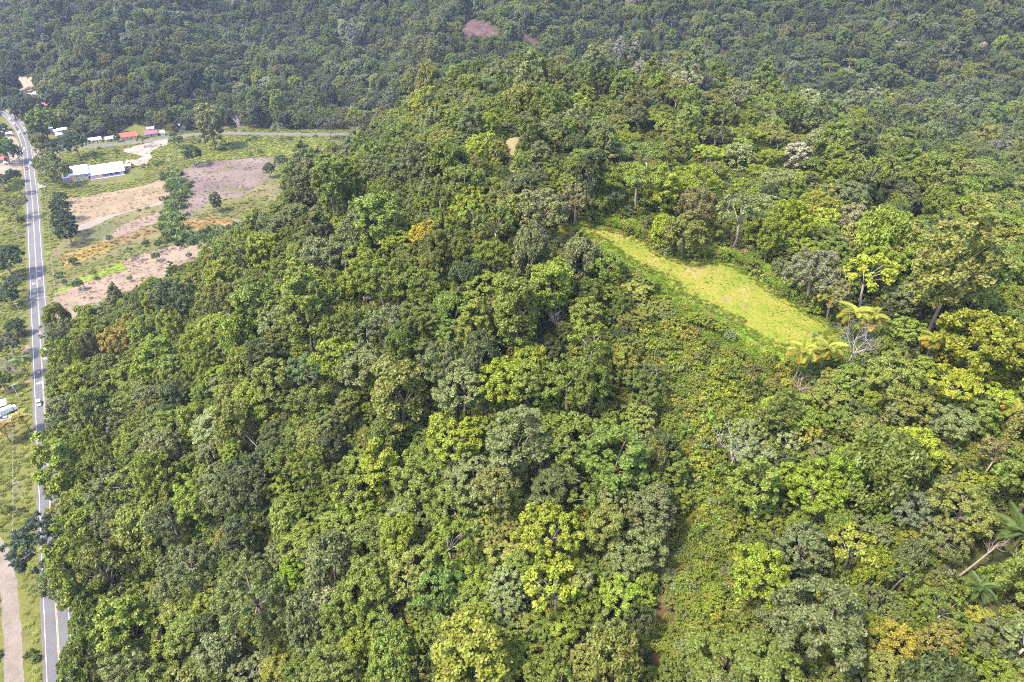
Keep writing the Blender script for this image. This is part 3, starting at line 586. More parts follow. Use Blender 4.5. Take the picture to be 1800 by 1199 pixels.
dead_tree(985, 585, 40, 'grey bare branches beside the fork-trunked tree', (-.5, .2), simple('bark_grey', (.30, .25, .22), .9), 6, .25, 5, 1.0, 3)
dead_tree(1780, 1000, 40, 'small bare snag near the right edge', (-.2, 0), None, 7, .4, 4, .6, 3)
dead_tree(1285, 820, 55, 'grey bare bush left of the pale umbrella tree', (0, 0), simple('bark_bush', (.36, .31, .28), .9), 8, .15, 7, .8, 3)
dead_tree(1400, 690, 34, 'brown dead brush on the bank below the palms', (.4, 0), simple('bark_brush', (.24, .17, .14), .9), 9, .1, 8, 1.3, 3)
dead_tree(28, 660, 34, 'mauve leafless bush beside the highway palm', (0, 0), simple('bark_pink', (.33, .26, .25), .9), 10, .15, 9, .9, 4, 'leafless_bush')
dead_tree(421, 232, 22, 'small leafless pinkish tree by the side road', (0, 0), simple('bark_rose', (.42, .33, .28), .9), 11, .2, 7, .45, 4)
dead_tree(487, 296, 16, 'white bare bush at the edge of the ploughed field', (.4, 0), None, 12, .1, 6, 1.0, 3)
# ------------------------------------------------------------------ the forest
PAL = {'mid green': (.090, .121, .017), 'lime green': (.128, .162, .012), 'olive': (.116, .128, .023), 'grey-green': (.100, .120, .038), 'dark green': (.050, .065, .017),
       'yellow-olive': (.145, .156, .018), 'pale green': (.140, .168, .060), 'fresh green': (.110, .147, .014), 'rust-tinged': (.145, .128, .024), 'cream-flowered': (.22, .205, .12), 'mauve-grey': (.13, .13, .07)}
TREE_NAME = {'round': 'broadleaf_tree', 'fine': 'fine_leaved_tree', 'tall': 'tall_tree', 'umbrella': 'spreading_tree', 'open': 'open_crowned_tree', 'vine': 'vine_covered_tree'}
SHAPE = {'round': 'round-crowned', 'fine': 'dense fine-leaved', 'tall': 'tall narrow-crowned', 'umbrella': 'flat-topped spreading', 'open': 'open-crowned', 'vine': 'vine-draped'}
def add_tree(kind, var, x, y, s, rz, tint, name=None, sz=1.0, lean=(0, 0)):
    cm, tm, rad, hc = PROTO[kind][var % len(PROTO[kind])]
    t = empty(name or TREE_NAME[kind], (x, y, float(hgt(x, y))), rz); t.scale = (s, s, s * sz); t.rotation_euler = (lean[0], lean[1], rz)
    if tm is not None: link_mesh('trunk', tm, None, t)
    c = link_mesh('crown', cm, None, t); c['tint'] = [float(k) for k in tint]
    return t
def locate(u, v, wpx, kind, var):
    cm, tm, rad, hc0 = PROTO[kind][var % len(PROTO[kind])]; s = 1.0
    for _ in range(4):
        x, y, z = ground_at(u, v, hc0 * s); dep = project((x, y, z + hc0 * s))[2][0]; s = wpx * .5 * dep / 1200 / rad / 1.06
    return x, y, s
FEATURES = [  # crown centre in the photograph, crown width there, kind, variant, colour, label
    (1725, 602, 140, 'round', 0, (.135, .15, .010), 'big rounded yellow-green tree at right of the palms'),
    (1680, 668, 110, 'umbrella', 0, (.19, .21, .014), 'bright yellow-lime spreading tree below the big rounded tree'),
    (1745, 690, 70, 'umbrella', 1, (.20, .26, .02), 'lime spreading tree right of the brightest yellow-lime one'),
    (1570, 668, 95, 'fine', 0, (.15, .18, .03), 'olive-lime low tree just right of the bare white tree'),
    (1035, 600, 95, 'open', 0, PAL['fresh green'], 'fresh green tree with forked pale trunk on the scrub slope'),
    (780, 645, 90, 'fine', 1, PAL['grey-green'], 'rounded grey-green tree alone on the middle of the slope'),
    (690, 560, 72, 'open', 1, (.115, .135, .055), 'olive open tree with a long pale trunk on the slope'),
    (1322, 792, 92, 'umbrella', 2, (.14, .172, .066), 'pale green umbrella tree with white trunk'),
    (1432, 862, 100, 'round', 1, (.125, .18, .012), 'lime rounded tree below the pale umbrella tree'),
    (1490, 830, 70, 'tall', 0, (.12, .18, .012), 'lime tree touching the right of the lime rounded tree'),
    (1204, 412, 78, 'round', 2, (.115, .125, .022), 'olive dome-shaped tree at the upper edge of the clearing'),
    (1228, 368, 86, 'fine', 2, (.125, .118, .034), 'brownish-olive dome tree behind the clearing'),
    (1300, 372, 92, 'open', 2, (.115, .145, .042), 'pale green open tree with pale trunk behind the clearing'),
    (1392, 392, 80, 'round', 3, (.14, .18, .006), 'vivid lime tree behind the grey-olive trees'),
    (1125, 300, 120, 'umbrella', 0, (.12, .16, .018), 'large layered lime tree right of the ridge track'),
    (1215, 305, 105, 'umbrella', 1, (.135, .17, .012), 'layered lime tree between two larger ones behind the clearing'),
    (1290, 325, 95, 'umbrella', 2, (.125, .165, .014), 'layered lime tree above the vivid lime tree'),
    (1140, 262, 90, 'umbrella', 1, (.10, .14, .02), 'layered green tree uphill of the large layered lime tree'),
    (955, 372, 95, 'round', 1, (.135, .14, .045), 'pale olive rounded tree at the far tip of the clearing'),
    (1012, 355, 62, 'fine', 1, (.15, .145, .05), 'small olive tree right of the tip of the clearing'),
    (845, 262, 60, 'round', 1, (.20, .25, .022), 'vivid yellow-lime tree left of the ridge track'),
    (1432, 482, 100, 'fine', 0, (.135, .135, .065), 'grey-olive tree with orange leaves along the clearing'),
    (1465, 520, 70, 'fine', 2, (.15, .15, .05), 'olive bushy tree by the far palms'),
    (80, 962, 118, 'fine', 1, (.045, .065, .035), 'big dark grey-green tree overhanging the highway'),
    (332, 1000, 105, 'fine', 0, PAL['grey-green'], 'grey-green dense tree in the lower left forest'),
    (450, 1050, 150, 'fine', 1, (.098, .125, .032), 'very large grey-green tree in the lower left forest'),
    (512, 1020, 70, 'round', 3, (.13, .20, .008), 'vivid lime tree against the very large grey-green tree'),
    (580, 1060, 72, 'vine', 0, (.17, .18, .075), 'pale olive vine-draped tree right of the vivid lime tree'),
    (770, 1030, 92, 'round', 2, (.085, .14, .024), 'green rounded tree at bottom left of centre'),
    (1440, 1100, 185, 'fine', 2, (.095, .112, .036), 'huge grey-green tree at the bottom right'),
    (1572, 1130, 90, 'round', 0, (.19, .17, .02), 'yellow-olive tree right of the huge grey-green tree'),
    (1650, 1130, 70, 'round', 3, (.155, .14, .028), 'orange-tinged olive tree at the bottom right'),
    (1500, 965, 95, 'open', 1, (.16, .18, .02), 'yellow-green open tree above the huge grey-green tree'),
    (540, 655, 75, 'fine', 2, (.095, .14, .045), 'soft green rounded tree on the left slope'),
    (880, 862, 100, 'round', 3, (.125, .135, .032), 'olive rounded tree in the middle of the near slope'),
    (1745, 800, 72, 'open', 0, (.135, .125, .036), 'brown-olive open tree at the far right'),
    (1600, 900, 80, 'fine', 1, (.105, .13, .06), 'grey-olive fine-leaved tree below the far right scrub'),
    (1660, 950, 85, 'fine', 0, (.11, .12, .035), 'olive fine-leaved tree next to the leaning dead trunk'),
    (205, 600, 60, 'round', 2, (.20, .165, .02), 'orange-yellow topped tree near the highway'),
    (310, 530, 85, 'fine', 1, (.06, .085, .025), 'dark rounded tree at the edge of the fallow field'),
    (745, 415, 52, 'round', 1, (.26, .22, .012), 'golden-yellow tree on the left shoulder of the ridge'),
    (1500, 390, 75, 'fine', 2, (.19, .185, .08), 'pale olive flowering tree right of the vivid lime tree'),
]
rand = random.Random(5); FEAT = []
feat_objs = []
for (u, v, w, kd, var, tint, lab) in FEATURES:
    x, y, s = locate(u, v, w, kd, var); t = add_tree(kd, var, x, y, s, rand.random() * 6.28, tint); tag(t, lab, 'tree'); feat_objs.append(t)
    FEAT.append(ring(u, v, w * .30))
    placed.append((x, y, PROTO[kd][var % len(PROTO[kd])][2] * s * 1.05))
N_C = 190000
cx, cyy = rng.uniform(-660, 600, N_C), rng.uniform(25, 1120, N_C); cz = hgt(cx, cyy)
U_, V_, DEP = project(np.column_stack([cx, cyy, cz + 6]))
ok = (U_ > -190) & (U_ < 1990) & (V_ > -110) & (V_ < 1420) & (cyy * cP - (cz - CAM_H) * sP > 20)
dH, dS = dist_line(HWY[::3], cx, cyy), dist_line(SIDE[::3], cx, cyy)
side_y = np.interp(cx, SIDE[:, 0][np.argsort(SIDE[:, 0])], SIDE[:, 1][np.argsort(SIDE[:, 0])])
forest = ((cz > 1.3) | (cyy > side_y + 16)) & (dH > 7.5) & (dS > 9)
edge_h = (dH > 6.0) & (dH < 26) & (U_ < 300) & (V_ > 585) & ((cx - np.interp(cyy, HWY[:, 1], HWY[:, 0])) > 0); forest |= edge_h
forest &= ~((cz < 1.3) & (cx < G(60, 200)[0] + 0) & (cyy < 700))
in_scrub = inside(SCRUB, cx, cyy); low_scrub = inside(LOWS, cx, cyy); in_scrub |= low_scrub
HOUSE_CLEAR = [(G(u, v)[0], G(u, v)[1], r) for u, v, r in [(98, 238, 24), (175, 252, 20), (200, 250, 16), (230, 244, 22), (228, 230, 16), (264, 238, 18), (286, 238, 8), (315, 224, 10), (83, 198, 10), (62, 168, 14), (48, 225, 8)]]
for hx, hy, hr in HOUSE_CLEAR: forest &= np.hypot(cx - hx, cyy - hy) > hr
for p in KEEP_CLEAR: forest &= ~inside(p, cx, cyy) & (dist_line(np.vstack([p, p[:1]]), cx, cyy) > (3.0 if p is MEADOW else 2.0))
def px_poly(p): return np.column_stack(project(np.column_stack([p, hgt(p[:, 0], p[:, 1])]))[:2])
SHOW = [px_poly(p) for p in KEEP_CLEAR] + [np.array(p, float) for p in (MEAD_FAR, YARD, PLOUGH, MAIZE_DRY, MAIZE_GRN, STRAW, DRY2, LIME, OLIVE, [(90, 545), (92, 523), (140, 500), (226, 474), (214, 459), (290, 434), (350, 428), (380, 428), (378, 440), (340, 462), (300, 478), (240, 508), (180, 525), (110, 540)],
    [(84, 226), (120, 226), (120, 246), (84, 246)], [(155, 240), (300, 228), (300, 250), (155, 258)], [(76, 190), (90, 190), (90, 200), (76, 200)], [(306, 218), (322, 218), (322, 230), (306, 230)], [(1704, 294), (1722, 294), (1722, 304), (1704, 304)], [(0, 225), (30, 230), (40, 300), (0, 300)],
    [(-10, 178), (14, 192), (34, 212), (46, 232), (56, 250), (60, 280), (66, 340), (42, 340), (38, 280), (34, 250), (20, 228), (-10, 200)], [(42, 335), (66, 335), (80, 520), (93, 725), (62, 735), (50, 520)], [(76, 1035), (100, 1035), (112, 1199), (80, 1199)], [(66, 735), (82, 735), (77, 860), (70, 860)], [(150, 252), (300, 237), (400, 229), (640, 231), (640, 240), (400, 239), (300, 248), (150, 264)])] + SHOWN + FEAT
med = np.where(low_scrub, 1.45, np.where(in_scrub, 2.1, np.where(DEP > 420, 2.65, np.where(DEP > 230, 2.45, 2.8)))) * (1 + .25 * fbm(cx / 60, cyy / 60, 2))
med = np.where(edge_h, 4.2, np.where((U_ > 1150) & (V_ > 110) & (V_ < 275) & (DEP > 330), 3.5, med))
rr = np.clip(med * np.exp(rng.normal(size=N_C) * np.where(low_scrub, .25, np.where(DEP > 420, .48, .43))), 1.0, 7.0)
for f_, g_ in ((.35, 0), (.7, 0), (1.0, 0), (.65, -.8), (.65, .8)):          # crowns must not hide what the photograph shows open
    pu_, pv__, _ = project(np.column_stack([cx + g_ * rr, cyy, cz + 2.5 * rr * f_ * np.where(edge_h, 1.3, 1)]))
    for p in SHOW: forest &= ~inside(p, pu_, pv__)
keep = ok & forest & ~(in_scrub & (rng.random(N_C) < np.where(low_scrub, .45, .05))); sel = np.nonzero(keep)[0]; sel = sel[np.argsort(-rr[sel] * rng.uniform(.6, 1.0, len(sel)))]
CELL = 6.0; grid = {}
def put(x, y, r): grid.setdefault((int(x // CELL), int(y // CELL)), []).append((x, y, r))
for p in placed: put(*p)
acc = []
for i in sel:
    x, y, r = cx[i], cyy[i], rr[i]; gx, gy = int(x // CELL), int(y // CELL); good = True
    for a in (-2, -1, 0, 1, 2):
        for b in (-2, -1, 0, 1, 2):
            for (qx, qy, qr) in grid.get((gx + a, gy + b), ()):
                if (qx - x) ** 2 + (qy - y) ** 2 < (.53 * (qr + r)) ** 2: good = False; break
            if not good: break
        if not good: break
    if good: put(x, y, r); acc.append(i)
acc = np.array(acc); n = len(acc); X, Y, Z, RAD = cx[acc], cyy[acc], cz[acc], rr[acc]; U, V, D = U_[acc], V_[acc], DEP[acc]; SCR = in_scrub[acc]
KINDS = ['round', 'fine', 'tall', 'umbrella', 'open', 'vine']
umb_zone = (U > 1150) & (V > 110) & (V < 275) & (D > 330); lime_zone = (U > 1040) & (U < 1480) & (V > 225) & (V < 430); far = D > 430
pk = rng.random(n); kind = np.where(pk < .33, 0, np.where(pk < .62, 1, np.where(pk < .73, 2, np.where(pk < .80, 3, np.where(pk < .88, 4, 5)))))
kind = np.where((lime_zone & (pk < .6)) | (umb_zone & (pk < .55)), 3, kind); kind = np.where(SCR, np.where(pk < .6, 1, 0), kind)
kind = np.where((kind == 3) & (RAD < 2.6), 0, kind)
names = list(PAL); pal = np.array([PAL[k] for k in names])
def pick_tint(n, base_w, loc):
    w = np.tile(np.array(base_w, float), (n, 1)); return w
w = np.tile([.36, .09, .13, .12, .07, .025, .012, .19, .003, 0, .002], (n, 1))
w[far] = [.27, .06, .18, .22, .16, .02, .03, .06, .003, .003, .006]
w[lime_zone] = [.15, .45, .12, .06, .04, .08, .02, .08, 0, 0, 0]
w[SCR] = [.18, .24, .12, .05, .02, .14, .04, .22, .01, 0, 0]
left_edge = (U < 420) & (V > 600); w[left_edge] = [.26, .17, .12, .12, .10, .03, .01, .18, .01, 0, 0]
right_low = (U > 1250) & (V > 680) & ~SCR; w[right_low] = [.25, .13, .20, .18, .10, .06, .02, .06, .004, 0, 0]
flower = ((np.abs(U - 1440) < 70) & (np.abs(V - 285) < 18)) | ((U > 1080) & (U < 1260) & (np.abs(V - (95 + (U - 1080) * .55)) < 22)); w[flower] = [.2, 0, .3, .2, .05, 0, 0, 0, 0, .25, 0]
w = np.cumsum(w / w.sum(1, keepdims=True), 1); ci = (rng.random(n)[:, None] > w).sum(1).clip(0, len(names) - 1)
tint = pal[ci] * (1 + rng.normal(size=(n, 1)) * .13) * (1 + rng.normal(size=(n, 3)) * .03) * (1 + .22 * fbm(X / 45, Y / 45, 2))[:, None]
tint = np.clip(tint * 1.12, .012, .6); tint *= 1 + (np.array((.82, .82, 1.0)) - 1) * np.clip((D - 330) / 250, 0, 1)[:, None]  # crowns darker and bluer with camera distance: haze painted into the leaf colour
var = rng.integers(0, 12, n); rotz = rng.random(n) * 6.283
prad = np.array([PROTO[k][0][2] for k in KINDS])[kind]; S = RAD / prad * 1.12
SZ = np.clip(.86 + rng.normal(size=n) * .15, .6, 1.4) * np.where(SCR, .8, 1.0) * np.where(edge_h[acc], 1.35, 1.0)
# the crowns that show largest are trees of their own, the rest is one mass
score = RAD / D * ((U > 8) & (U < 1792) & (V > 25) & (V < 1192)) * np.where(SCR, .5, 1); order = np.argsort(-score); own = order[:270]; own = own[score[own] > 0]
mass = np.setdiff1d(np.arange(n), own)
offs = np.cumsum([0] + [len(PROTO[k]) for k in KINDS]); cnt = np.array([len(PROTO[k]) for k in KINDS])
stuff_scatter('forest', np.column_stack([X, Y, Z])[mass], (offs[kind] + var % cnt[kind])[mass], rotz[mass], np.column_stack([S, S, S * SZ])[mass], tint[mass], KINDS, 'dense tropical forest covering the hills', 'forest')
def zone(u, v):
    r_ = 'along the bottom edge' if v > 1010 else 'on the lower slope' if v > 830 else 'on the middle slope' if v > 660 else 'on the upper slope' if v > 480 else 'near the ridge crest'
    c_ = 'beside the highway' if u < 230 else 'at far left' if u < 450 else 'left of centre' if u < 720 else 'near the centre' if u < 980 else 'right of centre' if u < 1230 else 'below the clearing' if u < 1500 and v > 620 else 'behind the clearing' if u < 1500 else 'at far right'
    return r_ + ' ' + c_
rs = RAD[own]; big, sml = np.quantile(rs, .8), np.quantile(rs, .3); bucket = {}
for i in own:
    size = 'large' if RAD[i] > big else 'small' if RAD[i] < sml else 'mid-sized'
    bucket.setdefault((size, names[ci[i]], KINDS[kind[i]], zone(U[i], V[i])), []).append(i)
ORD = ['leftmost', 'second from left', 'third from left', 'fourth from left', 'fifth from left', 'sixth from left']
for (size, cn, kd, zn), ids in bucket.items():
    ids.sort(key=lambda i: U[i])
    for q, i in enumerate(ids):
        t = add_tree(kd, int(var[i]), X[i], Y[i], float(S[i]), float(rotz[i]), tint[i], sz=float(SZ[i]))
        lab = f'{size} {cn} {SHAPE[kd]} tree {zn}'
        if len(ids) > 1: lab += ', ' + (ORD[q] if q < len(ids) - 1 or q == 0 else 'rightmost')
        tag(t, lab, 'tree', 'trees of the near hillside forest')

# ------------------------------------------------------------------ undergrowth, grass
def scatter_pts(n, x0, x1, y0, y1, cond, um=-120):
    x, y = rng.uniform(x0, x1, n), rng.uniform(y0, y1, n); z = hgt(x, y); u, v, d = project(np.column_stack([x, y, z + 1]))
    m = (u > um) & (u < 1920) & (v > -60) & (v < 1330) & cond(x, y, z, u, v, d); return x[m], y[m], z[m], u[m], v[m], d[m]
def clear(x, y, pad=.6):
    m = np.ones(len(x), bool)
    for p in KEEP_CLEAR: m &= ~inside(p, x, y)
    return m & (dist_line(HWY[::3], x, y) > 6.0) & (dist_line(SIDE[::3], x, y) > 5.5) & (dist_line(GRAV[::3], x, y) > 4.0)
TALLG = [poly_on(p) for p in ([(1000, 414), (1040, 420), (1075, 434), (1100, 455), (1140, 474), (1180, 494), (1215, 524), (1250, 544), (1302, 567), (1335, 602), (1360, 622), (1345, 640), (1300, 625), (1240, 600), (1180, 560), (1130, 512), (1090, 478), (1040, 448)],
                            [(1040, 393), (1095, 404), (1135, 420), (1170, 444), (1250, 454), (1295, 461), (1335, 485), (1365, 509), (1400, 530), (1395, 512), (1350, 475), (1300, 448), (1250, 438), (1180, 425), (1140, 402), (1100, 392), (1060, 388)], [(1330, 600), (1400, 625), (1440, 640), (1440, 665), (1390, 660), (1340, 640)], [(1450, 600), (1490, 582), (1520, 590), (1560, 620), (1540, 655), (1480, 660), (1440, 640)])]
ux, uy, uz, uu, uv, ud = scatter_pts(75000, -260, 230, 30, 420, lambda x, y, z, u, v, d: (z > .6) & clear(x, y))
low = np.ones(len(ux), bool)
for p in SHOW[:3]:
    for h_ in (1.2, 3.0, 5.0): a_, b_, _ = project(np.column_stack([ux, uy, uz + h_])); low &= ~inside(p, a_, b_)
for p in TALLG[:3]: low &= ~inside(p, ux, uy) | (rng.random(len(ux)) < .12)
ux, uy, uz, uu, uv = ux[low], uy[low], uz[low], uu[low], uv[low]
m = (rng.random(len(ux)) < np.where(inside(SCRUB, ux, uy), .95, .85)); ux, uy, uz, uu, uv = ux[m], uy[m], uz[m], uu[m], uv[m]
sx_, sy_ = np.random.default_rng(9).uniform(np.minimum(SCRUB.min(0), LOWS.min(0)), np.maximum(SCRUB.max(0), LOWS.max(0)), (9000, 2)).T; m = (inside(SCRUB, sx_, sy_) | inside(LOWS, sx_, sy_)) & clear(sx_, sy_) & ~inside(SHOW[0], *project(np.column_stack([sx_, sy_, hgt(sx_, sy_) + 2]))[:2]); m &= ~inside(TALLG[0], sx_, sy_) & (fbm(sx_ / 9 + 5, sy_ / 9, 3) < .42); ux, uy = np.concatenate([ux, sx_[m]]), np.concatenate([uy, sy_[m]]); uz = hgt(ux, uy)
m = ~inside(LOWS, ux, uy) | (fbm(ux / 9 + 5, uy / 9, 3) < .42); ux, uy, uz = ux[m], uy[m], uz[m]
fx, fy, fz, fu, fv, fd = scatter_pts(40000, -700, 640, 300, 1120, lambda x, y, z, u, v, d: (z > 1.2) & clear(x, y) & ((y > 420) | (np.abs(x + 15) > 245)))
def tints(n, wts, jit=.15):
    c = rng.choice(len(names), n, p=np.array(wts) / sum(wts)); return np.clip(pal[c] * (1 + rng.normal(size=(n, 1)) * jit) * (1 + rng.normal(size=(n, 3)) * .06), .012, .6)
qx, qy, qz = np.concatenate([ux, fx]), np.concatenate([uy, fy]), np.concatenate([uz, fz]); n = len(qx); near_n = len(ux)
s = np.concatenate([rng.uniform(.6, 1.7, near_n) * np.where(inside(LOWS, ux, uy), rng.uniform(.3, .8, near_n) * np.clip(1.1 - 1.2 * fbm(ux / 14, uy / 14, 2), .5, 1.8), np.where(inside(SCRUB, ux, uy), rng.uniform(.4, .95, near_n), 1)), rng.uniform(.9, 1.9, len(fx))])
tn = tints(n, [.22, .13, .18, .10, .06, .10, .04, .17, .015, 0, .015]); ins = inside(SCRUB, qx, qy) | inside(LOWS, qx, qy); tn[ins] = tints(ins.sum(), [.14, .22, .18, .05, .01, .16, .05, .20, .03, 0, .01])
for p in SHOWN:
    for h_ in (1.0, 2.5, 4.5): a_, b_, _ = project(np.column_stack([qx, qy, qz + h_])); s = np.where(inside(p, a_, b_), np.minimum(s, .38), s)
stuff_scatter('undergrowth', np.column_stack([qx, qy, qz - .1]), rng.integers(0, 4, n), rng.random(n) * 6.283, np.column_stack([s, s, s * rng.uniform(.8, 1.3, n)]), tn, ['shrub'], 'tangled green undergrowth between the trees', 'undergrowth')
tx, ty, tz, tu, tv, td = scatter_pts(60000, -10, 130, 110, 260, lambda x, y, z, u, v, d: inside(TALLG[0], x, y) | inside(TALLG[1], x, y) | inside(TALLG[2], x, y) | (inside(TALLG[3], x, y) & (rng.random(len(x)) < .6)))
m = rng.random(len(tx)) < .85; tx, ty, tz = tx[m], ty[m], tz[m]; n = len(tx)
gt = np.array((.125, .205, .018)) * (1 + rng.normal(size=(n, 1)) * .18) * (1 + .35 * fbm(tx / 7, ty / 7, 3))[:, None]; yl = rng.random(n) < .18; gt[yl] = np.array((.24, .24, .05)); br = rng.random(n) < .05; gt[br] = (.22, .16, .09)
s = rng.uniform(.5, 1.1, n) * (1 + .3 * fbm(tx / 6, ty / 6, 2)) * np.clip(.45 + dist_line(np.vstack([MEADOW, MEADOW[:1]]), tx, ty) / 5, .45, 1)
a_, b_, _ = project(np.column_stack([tx, ty, tz + 1.9 * s])); s = np.where(inside(SHOW[0], a_, b_), .3, s)
stuff_scatter('tall_grass', np.column_stack([tx, ty, tz]), rng.integers(0, 2, n), rng.random(n) * 6.283, np.column_stack([s, s, s]), np.clip(gt, .01, .6), ['tallgrass'], 'tall green grass fringing the clearing', 'grass')
mx_, my_, mz_, *_r = scatter_pts(60000, -10, 130, 100, 260, lambda x, y, z, u, v, d: inside(MEADOW, x, y) | inside(BANK, x, y))
edge = dist_line(np.vstack([MEADOW, MEADOW[:1]]), mx_, my_); m = rng.random(len(mx_)) < np.where(edge < 3, .9, .25 + .4 * fbm(mx_ / 6, my_ / 6, 3)); mx_, my_, mz_, edge = mx_[m], my_[m], mz_[m], edge[m]; n = len(mx_)
gm = np.where(rng.random(n)[:, None] < np.clip(.75 - edge / 10, .15, .8)[:, None], np.array((.085, .14, .015)), np.array((.135, .145, .02))) * (1 + rng.normal(size=(n, 1)) * .15)
s = rng.uniform(.3, .7, n) * np.where(edge < 2.5, 1.4, .7)
stuff_scatter('meadow_grass', np.column_stack([mx_, my_, mz_ + .08]), rng.integers(0, 2, n), rng.random(n) * 6.283, np.column_stack([s, s, s * .8]), np.clip(gm, .01, .6), ['grass'], 'short yellow-green grass tufts of the clearing', 'grass')
VALLEY = [
    (337, 271, 34, 'round', 1, (.045, .075, .018), 'dark round tree at the corner of the ploughed field'), (368, 217, 46, 'tall', 0, (.13, .14, .04), 'tall olive tree on the side road'), (487, 225, 26, 'open', 1, (.12, .145, .05), 'small airy tree on the side road'),
    (576, 213, 50, 'umbrella', 0, (.075, .075, .045), 'dark spreading tree at the end of the pasture'), (494, 284, 26, 'fine', 0, (.06, .085, .03), 'dark bush at the right end of the ploughed field'), (473, 297, 22, 'round', 3, (.05, .08, .02), 'small dark bush left of the white bare bush'),
    (378, 353, 20, 'tall', 2, (.06, .10, .02), 'lone narrow bush in the ploughed field'), (104, 346, 24, 'round', 0, (.07, .10, .025), 'green tree topmost of the dark roadside row'), (106, 366, 36, 'fine', 1, (.035, .055, .02), 'dark tree second in the roadside row'),
    (112, 388, 44, 'fine', 2, (.03, .05, .018), 'darkest tree of the roadside row'), (118, 406, 40, 'round', 1, (.035, .055, .02), 'dark tree lowest of the roadside row'), (250, 243, 24, 'umbrella', 1, (.07, .085, .03), 'small spreading tree in front of the red-roofed house'),
    (97, 256, 54, 'umbrella', 2, (.04, .05, .03), 'broad dark tree near the start of the side road'), (131, 250, 46, 'fine', 0, (.045, .07, .025), 'dark dense tree beside the broad dark tree'), (82, 288, 48, 'fine', 1, (.115, .135, .03), 'yellow-green tree between the highway and the school'),
    (104, 303, 44, 'round', 2, (.10, .125, .03), 'yellow-green bushy tree left of the school'), (74, 216, 50, 'round', 3, (.10, .15, .02), 'fresh green tree beside the highway bend'), (66, 232, 36, 'round', 0, (.07, .10, .025), 'green tree below the fresh green tree at the bend'),
    (45, 190, 56, 'fine', 2, (.05, .07, .03), 'big dark tree above the highway bend'), (18, 186, 40, 'fine', 0, (.075, .09, .035), 'grey-green tree left of the big dark tree'), (52, 200, 30, 'round', 1, (.13, .16, .02), 'yellowish small tree under the big dark tree'), (105, 206, 32, 'round', 2, (.16, .17, .04), 'yellowish tree near the small red-roofed hut'),
    (6, 262, 44, 'round', 2, (.07, .13, .02), 'bright green tree in the sandy yard'), (29, 270, 22, 'fine', 1, (.075, .095, .04), 'grey-green small tree beside the sandy yard'), (22, 309, 26, 'round', 0, (.035, .06, .02), 'dark tree left of the highway below the yard'), (31, 326, 28, 'fine', 2, (.10, .14, .025), 'lime-green bush left of the highway'),
    (3, 318, 30, 'fine', 0, (.07, .08, .03), 'dull olive tree at the left edge below the yard'), (18, 352, 54, 'umbrella', 1, (.11, .12, .03), 'broad olive tree left of the highway'), (36, 388, 14, 'round', 3, (.04, .065, .02), 'small dark bush below the broad olive tree'), (8, 455, 58, 'round', 2, (.05, .075, .02), 'big dark round tree at the left edge'),
    (20, 492, 50, 'umbrella', 0, (.055, .075, .035), 'dark spreading tree with pale stem left of the highway'), (14, 517, 40, 'round', 1, (.05, .08, .025), 'dark green tree under the pale-stemmed spreading tree'), (25, 575, 34, 'round', 0, (.045, .075, .018), 'compact dark tree beside the sandy path'), (14, 604, 46, 'fine', 2, (.085, .105, .045), 'grey-green tree below the compact dark tree'),
    (2, 670, 34, 'round', 3, (.09, .13, .02), 'green bush at the left edge above the dirt track'), (105, 486, 22, 'open', 0, (.06, .085, .03), 'small open tree at the head of the lime strip'), (128, 459, 15, 'round', 0, (.05, .085, .02), 'small bush in the golden maize strip'), (226, 441, 17, 'open', 2, (.06, .11, .02), 'small green tree in the weedy strip'),
    (278, 429, 14, 'round', 1, (.05, .085, .02), 'small round bush at the end of the weedy strip'), (253, 428, 10, 'fine', 0, (.06, .09, .03), 'tiny bush left of the small round bush'), (114, 497, 11, 'fine', 1, (.055, .09, .02), 'tiny bush on the lime strip'), (137, 500, 18, 'round', 3, (.055, .09, .025), 'bush at the lower edge of the lime strip'),
    (200, 512, 17, 'tall', 1, (.05, .08, .025), 'narrow dark bush in the fallow field'), (228, 490, 10, 'round', 2, (.08, .13, .02), 'tiny green bush in the fallow field'), (274, 450, 15, 'round', 1, (.06, .11, .02), 'green bush beside the dark debris row'), (332, 449, 12, 'fine', 0, (.07, .10, .035), 'tiny grey-green bush in the upper fallow field'), (379, 446, 14, 'round', 3, (.05, .075, .025), 'small dark bush on the blue-green crop'),
    (192, 419, 12, 'fine', 1, (.06, .085, .025), 'tiny bush at the tip of the golden maize'), (312, 247, 20, 'fine', 2, (.09, .105, .035), 'olive shrub tree beside the gravel yard'), (303, 238, 12, 'round', 0, (.06, .09, .02), 'small green tree at the mouth of the gravel yard'), (206, 243, 12, 'round', 2, (.055, .085, .02), 'small tree between the grey and red roofs'), (100, 545, 16, 'round', 1, (.045, .075, .02), 'dark bush beside the highway at the fallow field')]
for (u, v, w, kd, vr, tn_, lb) in VALLEY:
    x, y, s = locate(u, v, w, kd, vr); t = add_tree(kd, vr, x, y, s, rand.random() * 6.28, tn_, {'round': 'valley_tree', 'fine': 'valley_tree', 'tall': 'valley_tree', 'umbrella': 'spreading_tree', 'open': 'open_crowned_tree'}[kd]); tag(t, lb, 'tree', 'single trees of the valley')
